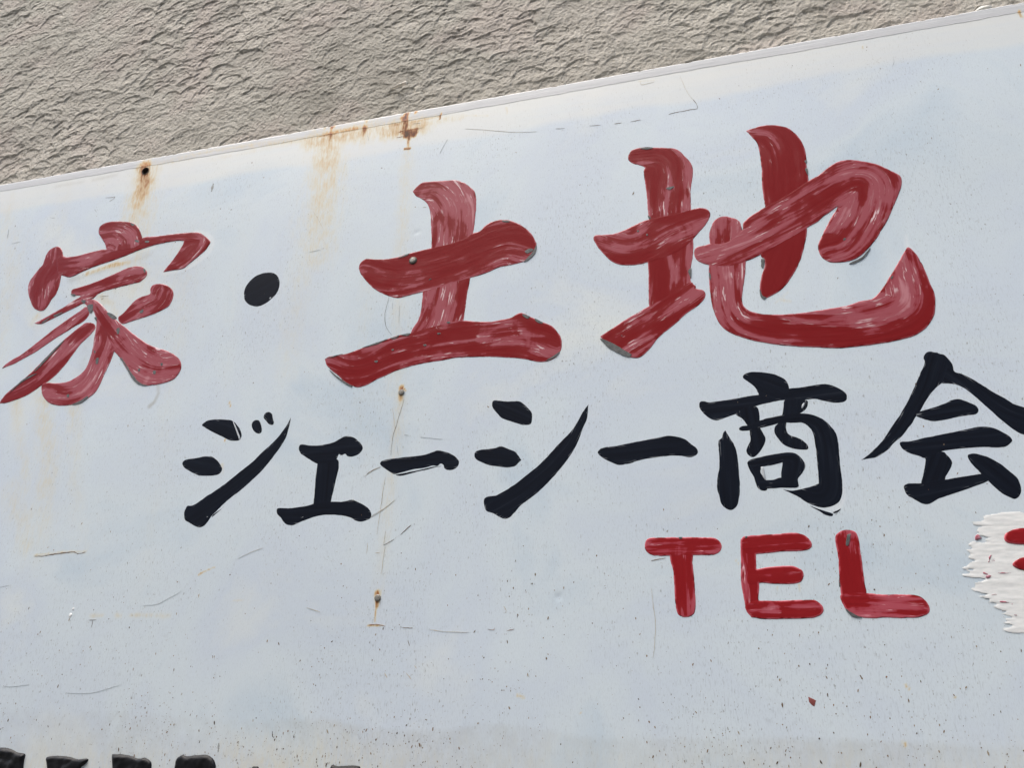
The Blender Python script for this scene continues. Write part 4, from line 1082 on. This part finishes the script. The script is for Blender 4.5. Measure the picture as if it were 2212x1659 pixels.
# ------------------------------------------------------------------ lettering
seed = 1
roots = []
for kind, label, strokes in CHARS:
    red = kind.startswith('red')
    root = empty(kind, sign)
    root['label'] = label
    roots.append((root, red))
    shapes = [outline_of(s[0], 0.00035 if red else 0.00025, seed + 1 + q) for q, s in enumerate(strokes)]
    for q, (out, sp, cov) in enumerate(strokes):
        seed += 1
        th = 0.00034 if red else 0.00008
        base = q * (0.00003 if red else 0.00002) + (0.0008 if kind == 'red_numeral' else 0)
        paint_slab('brush_stroke', out, sp, M_RED if red else M_BLACK, root, th, base, edge_w=0.0011 if red else 0.0006,
                   rag=0.00035 if red else 0.00025, cov=cov * 0.75, seed=seed, others=[s for w, s in enumerate(shapes) if w != q], tint=1.0 if kind in ('red_letter', 'red_numeral') else 0.0)

for ci, out in CHIPS_AND_SHADE:  # flaked bare patches, plus one painted crescent of shade
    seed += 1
    paint_slab('bare_or_shade_patch', out, None, M_GREY, roots[ci][0], 0.00003, 0.00072, grid=0.003, edge_w=0.00015, rag=0.0004, seed=seed, flat=True)
for ci, out in FLECKS:
    seed += 1
    paint_slab('pale_fleck', out, None, M_FLECK, roots[ci][0], 0.00005, 0.0006, grid=0.003, edge_w=0.0003, rag=0.0002, seed=seed)

for q, out in enumerate(LOW):
    seed += 1
    o = paint_slab('curled_letter', out, None, M_GLOSS, sign, 0.0026, 0, grid=0.0018, edge_w=0.0035, rag=0.0003, lumps=0.002, seed=seed)
    o['label'] = 'glossy black curled letter top at the bottom edge of the photo'

# fresh white daubs painted over an old number
D = np.array(DAUBS) * 1e-4
D = D[np.argsort(D[:, 1])]
dxs = np.arange(0.44, 0.80, 0.0009)
dzs = np.arange(D[0, 1] - 0.008, D[-1, 1] + 0.008, 0.0008)
GX, GZ = np.meshgrid(dxs, dzs)
fx, fz = GX.ravel(), GZ.ravel()
e = np.full(len(fx), -1.0)
jz = (fbm(fx * 90, fz * 160, 141, 3) - 0.5) * 0.0050
jx = (fbm(fx * 70, fz * 330, 142, 3) - 0.5) * 0.0160
for q, (ex, ez) in enumerate(D):
    rad = 0.0042 + 0.0022 * ((q * 37) % 10) / 10
    sl = 0.02 + 0.05 * (((q * 53) % 10) / 10 - 0.5)
    s_ = fx + jx - ex
    r_ = rad * np.sqrt(np.clip(s_ / 0.016, 0, 1)) * np.clip((0.765 + 0.012 * ((q * 29) % 10) / 10 - fx) / 0.02, 0, 1)
    e = np.maximum(e, np.where(s_ > 0, r_ - np.abs(fz + jz - ez - sl * (fx - 0.55)), -1))
tilt = fz + 0.04 * (fx - 0.5)
rdg = fbm(fx * 24, tilt * 260, 143, 3)
rdg2 = fbm(fx * 60, tilt * 120, 145, 3)
cover = np.clip(e / 0.0020, 0, 1); cover = cover * (2 - cover)
h = cover * (0.00006 + 0.00026 * rdg + 0.00034 * rdg2)
F = grid_faces(len(dxs), len(dzs))
F = F[(e[F] > 0).all(1)]
used = np.unique(F)
rm = np.full(len(fx), -1); rm[used] = np.arange(len(used))
o = make_mesh('white_daub', np.stack([fx, wav(fx, fz) - h - 0.0001, fz], 1)[used], rm[F], M_WHITE, sign)
o['label'] = 'thick fresh white brush daubs at the right edge'
for out in SMEARS:
    seed += 1
    paint_slab('red_smear', out, None, M_SMEAR, sign, 0.00005, 0.0007, grid=0.003, edge_w=0.0003, rag=0.0004, seed=seed)

# ------------------------------------------------------------------ scratches, drips and rust specks
def ribbon(s, wmm, key):
    P, _ = parse(s)
    C = spline(P, None, False, 0.0035) if len(P) > 2 else P[0] + (P[1] - P[0]) * np.linspace(0, 1, 9)[:, None]
    n = len(C)
    C = C + (rng.random(C.shape) - 0.5) * 0.0005
    d = np.gradient(C, axis=0)
    nn = np.stack([-d[:, 1], d[:, 0]], 1) / (np.linalg.norm(d, axis=1)[:, None] + 1e-9)
    t = np.linspace(0, 1, n)
    w = wmm * 1e-3 * 0.42 * (0.45 + 0.55 * np.sin(np.pi * np.clip(t * 0.92 + 0.04, 0, 1))) * (0.55 + 0.9 * rng.random(n))
    L, R = C + nn * w[:, None], C - nn * w[:, None]
    V = []
    for p, q in ((L, 0.00012), (C, 0.00030), (R, 0.00012)):
        V.append(np.stack([p[:, 0], wav(p[:, 0], p[:, 1]) - q, p[:, 1]], 1))
    make_mesh('scratch', np.concatenate(V), np.concatenate([grid_faces(n, 2)[:, ::-1], grid_faces(n, 2)[:, ::-1] + n]), SCR_MATS[key], sign)

for s, w, key in SCRATCHES:
    ribbon(s, w, key)

def blob(name, x, z, rx, rz, hgt, mat, parent, y=None):
    V, Fq = disc_rings([(1.0, 0), (0.85, 0.45), (0.55, 0.85), (0.01, 1.0)], 14)
    V = np.array(V)
    V[:, 0] *= rx; V[:, 2] *= rz; V[:, 1] *= hgt
    V[:, 0] += 0.12 * rx * np.sin(V[:, 2] / rz * 3)
    o = make_mesh(name, V, Fq, mat, parent)
    o.location = (x, float(wav(x, z)) if y is None else y, z)
    return o
for nm, rr in (('drip', 0.0024), ('drip2', 0.0015)):
    x, z = POINTS[nm]
    blob('paint_drip', x, z, rr, rr * 1.2, 0.0006, M_WHITE, sign)
x, z = POINTS['redchip']
P = np.array([(-8, 9), (3, 4), (8, 1), (3, -11), (-2, -8), (-7, -2)]) * 0.45e-3 + np.array([x, z])
paint_slab('red_flake', (P, [True] * 6), None, mat_simple('fallen_red_flake', lin(126, 66, 62), 0.5), sign, 0.0003, 0, grid=0.003, edge_w=0.0004, rag=0.0002, seed=999)

N = 42000
sx = rng.uniform(-1.0, 0.72, N)
sz = rng.uniform(1.5, 2.46, N)
dens = 0.012 + 0.42 * np.clip((1.90 - sz) / 0.30, 0, 1) ** 1.5 + 0.55 * np.clip((1.64 - sz) / 0.03, 0, 1)
dens = dens * np.clip(fbm(sx * 9, sz * 7, 151, 3) * 2.6 - 0.6, 0.12, 1.3)
dens += 0.10 * np.clip(-sx - 0.25, 0, 0.4) * np.clip(fbm(sx * 14, sz * 9, 153, 2) * 3 - 1.2, 0, 1)
keep = rng.random(N) < dens
sx, sz = sx[keep], sz[keep]
n = len(sx)
wd = 0.00024 + 0.00055 * rng.random(n) ** 3.5
ln = wd * (1.0 + 2.4 * rng.random(n) ** 2)
an = rng.normal(0.12, 0.35, n)
ca, sa = np.cos(an), np.sin(an)
V = []
K = 6
for q in range(K):
    t = 2 * math.pi * q / K
    rr = 0.7 + 0.6 * rng.random(n)
    a, b = wd * math.cos(t) * rr, ln * math.sin(t) * rr
    X_, Z_ = sx + a * ca + b * sa, sz - a * sa + b * ca
    V.append(np.stack([X_, wav(X_, Z_) - 0.00018, Z_], 1))
V = np.stack(V, 1).reshape(-1, 3)
base_i = np.arange(n)[:, None] * K
F = np.concatenate([base_i + np.array([[0, a, a + 1]]) for a in range(1, K - 1)])
tone = np.repeat(rng.random(n), K)
k = Nodes('rust_specks')
k.put(k.b.inputs['Base Color'], k.ramp(k.attr('tone'), [(0.0, lin(64, 52, 42)), (0.35, lin(98, 80, 58)), (0.7, lin(128, 100, 68)), (1.0, lin(150, 142, 124))]))
k.b.inputs['Roughness'].default_value = 0.8
o = make_mesh('rust_specks', V, F, k.m, sign, {'tone': tone}, smooth=False)
o['kind'] = 'stuff'

# ------------------------------------------------------------------ loose bits on the wall
x, z = POINTS['flake']
P = np.array([(-30, -11), (-12, -3), (10, 2), (24, 10), (30, 8), (29, -2), (14, -5), (0, -8), (-18, -12)]) * 0.5e-3 + np.array([x, z])
fl = paint_slab('paint_flake', (P, [False] * 9), None, mat_simple('pale_plaster_flake', lin(214, 208, 196), 0.6, 0, lin(190, 182, 168)), None, 0.003, 0, grid=0.003, edge_w=0.0014, rag=0.0006, seed=777, lumps=0.002)
fl.location.y = 0.026
tag(fl, 'pale sliver of paint stuck on the stucco above the rust stain', 'flake')
x, z = POINTS['blob']
bl = blob('paint_blob', x, z, 0.010, 0.005, 0.004, mat_simple('dull_white_blob', lin(196, 194, 184), 0.6, 0, lin(206, 204, 194)), None, 0.030)
tag(bl, 'white paint blob on the stucco near the top right corner', 'paint')
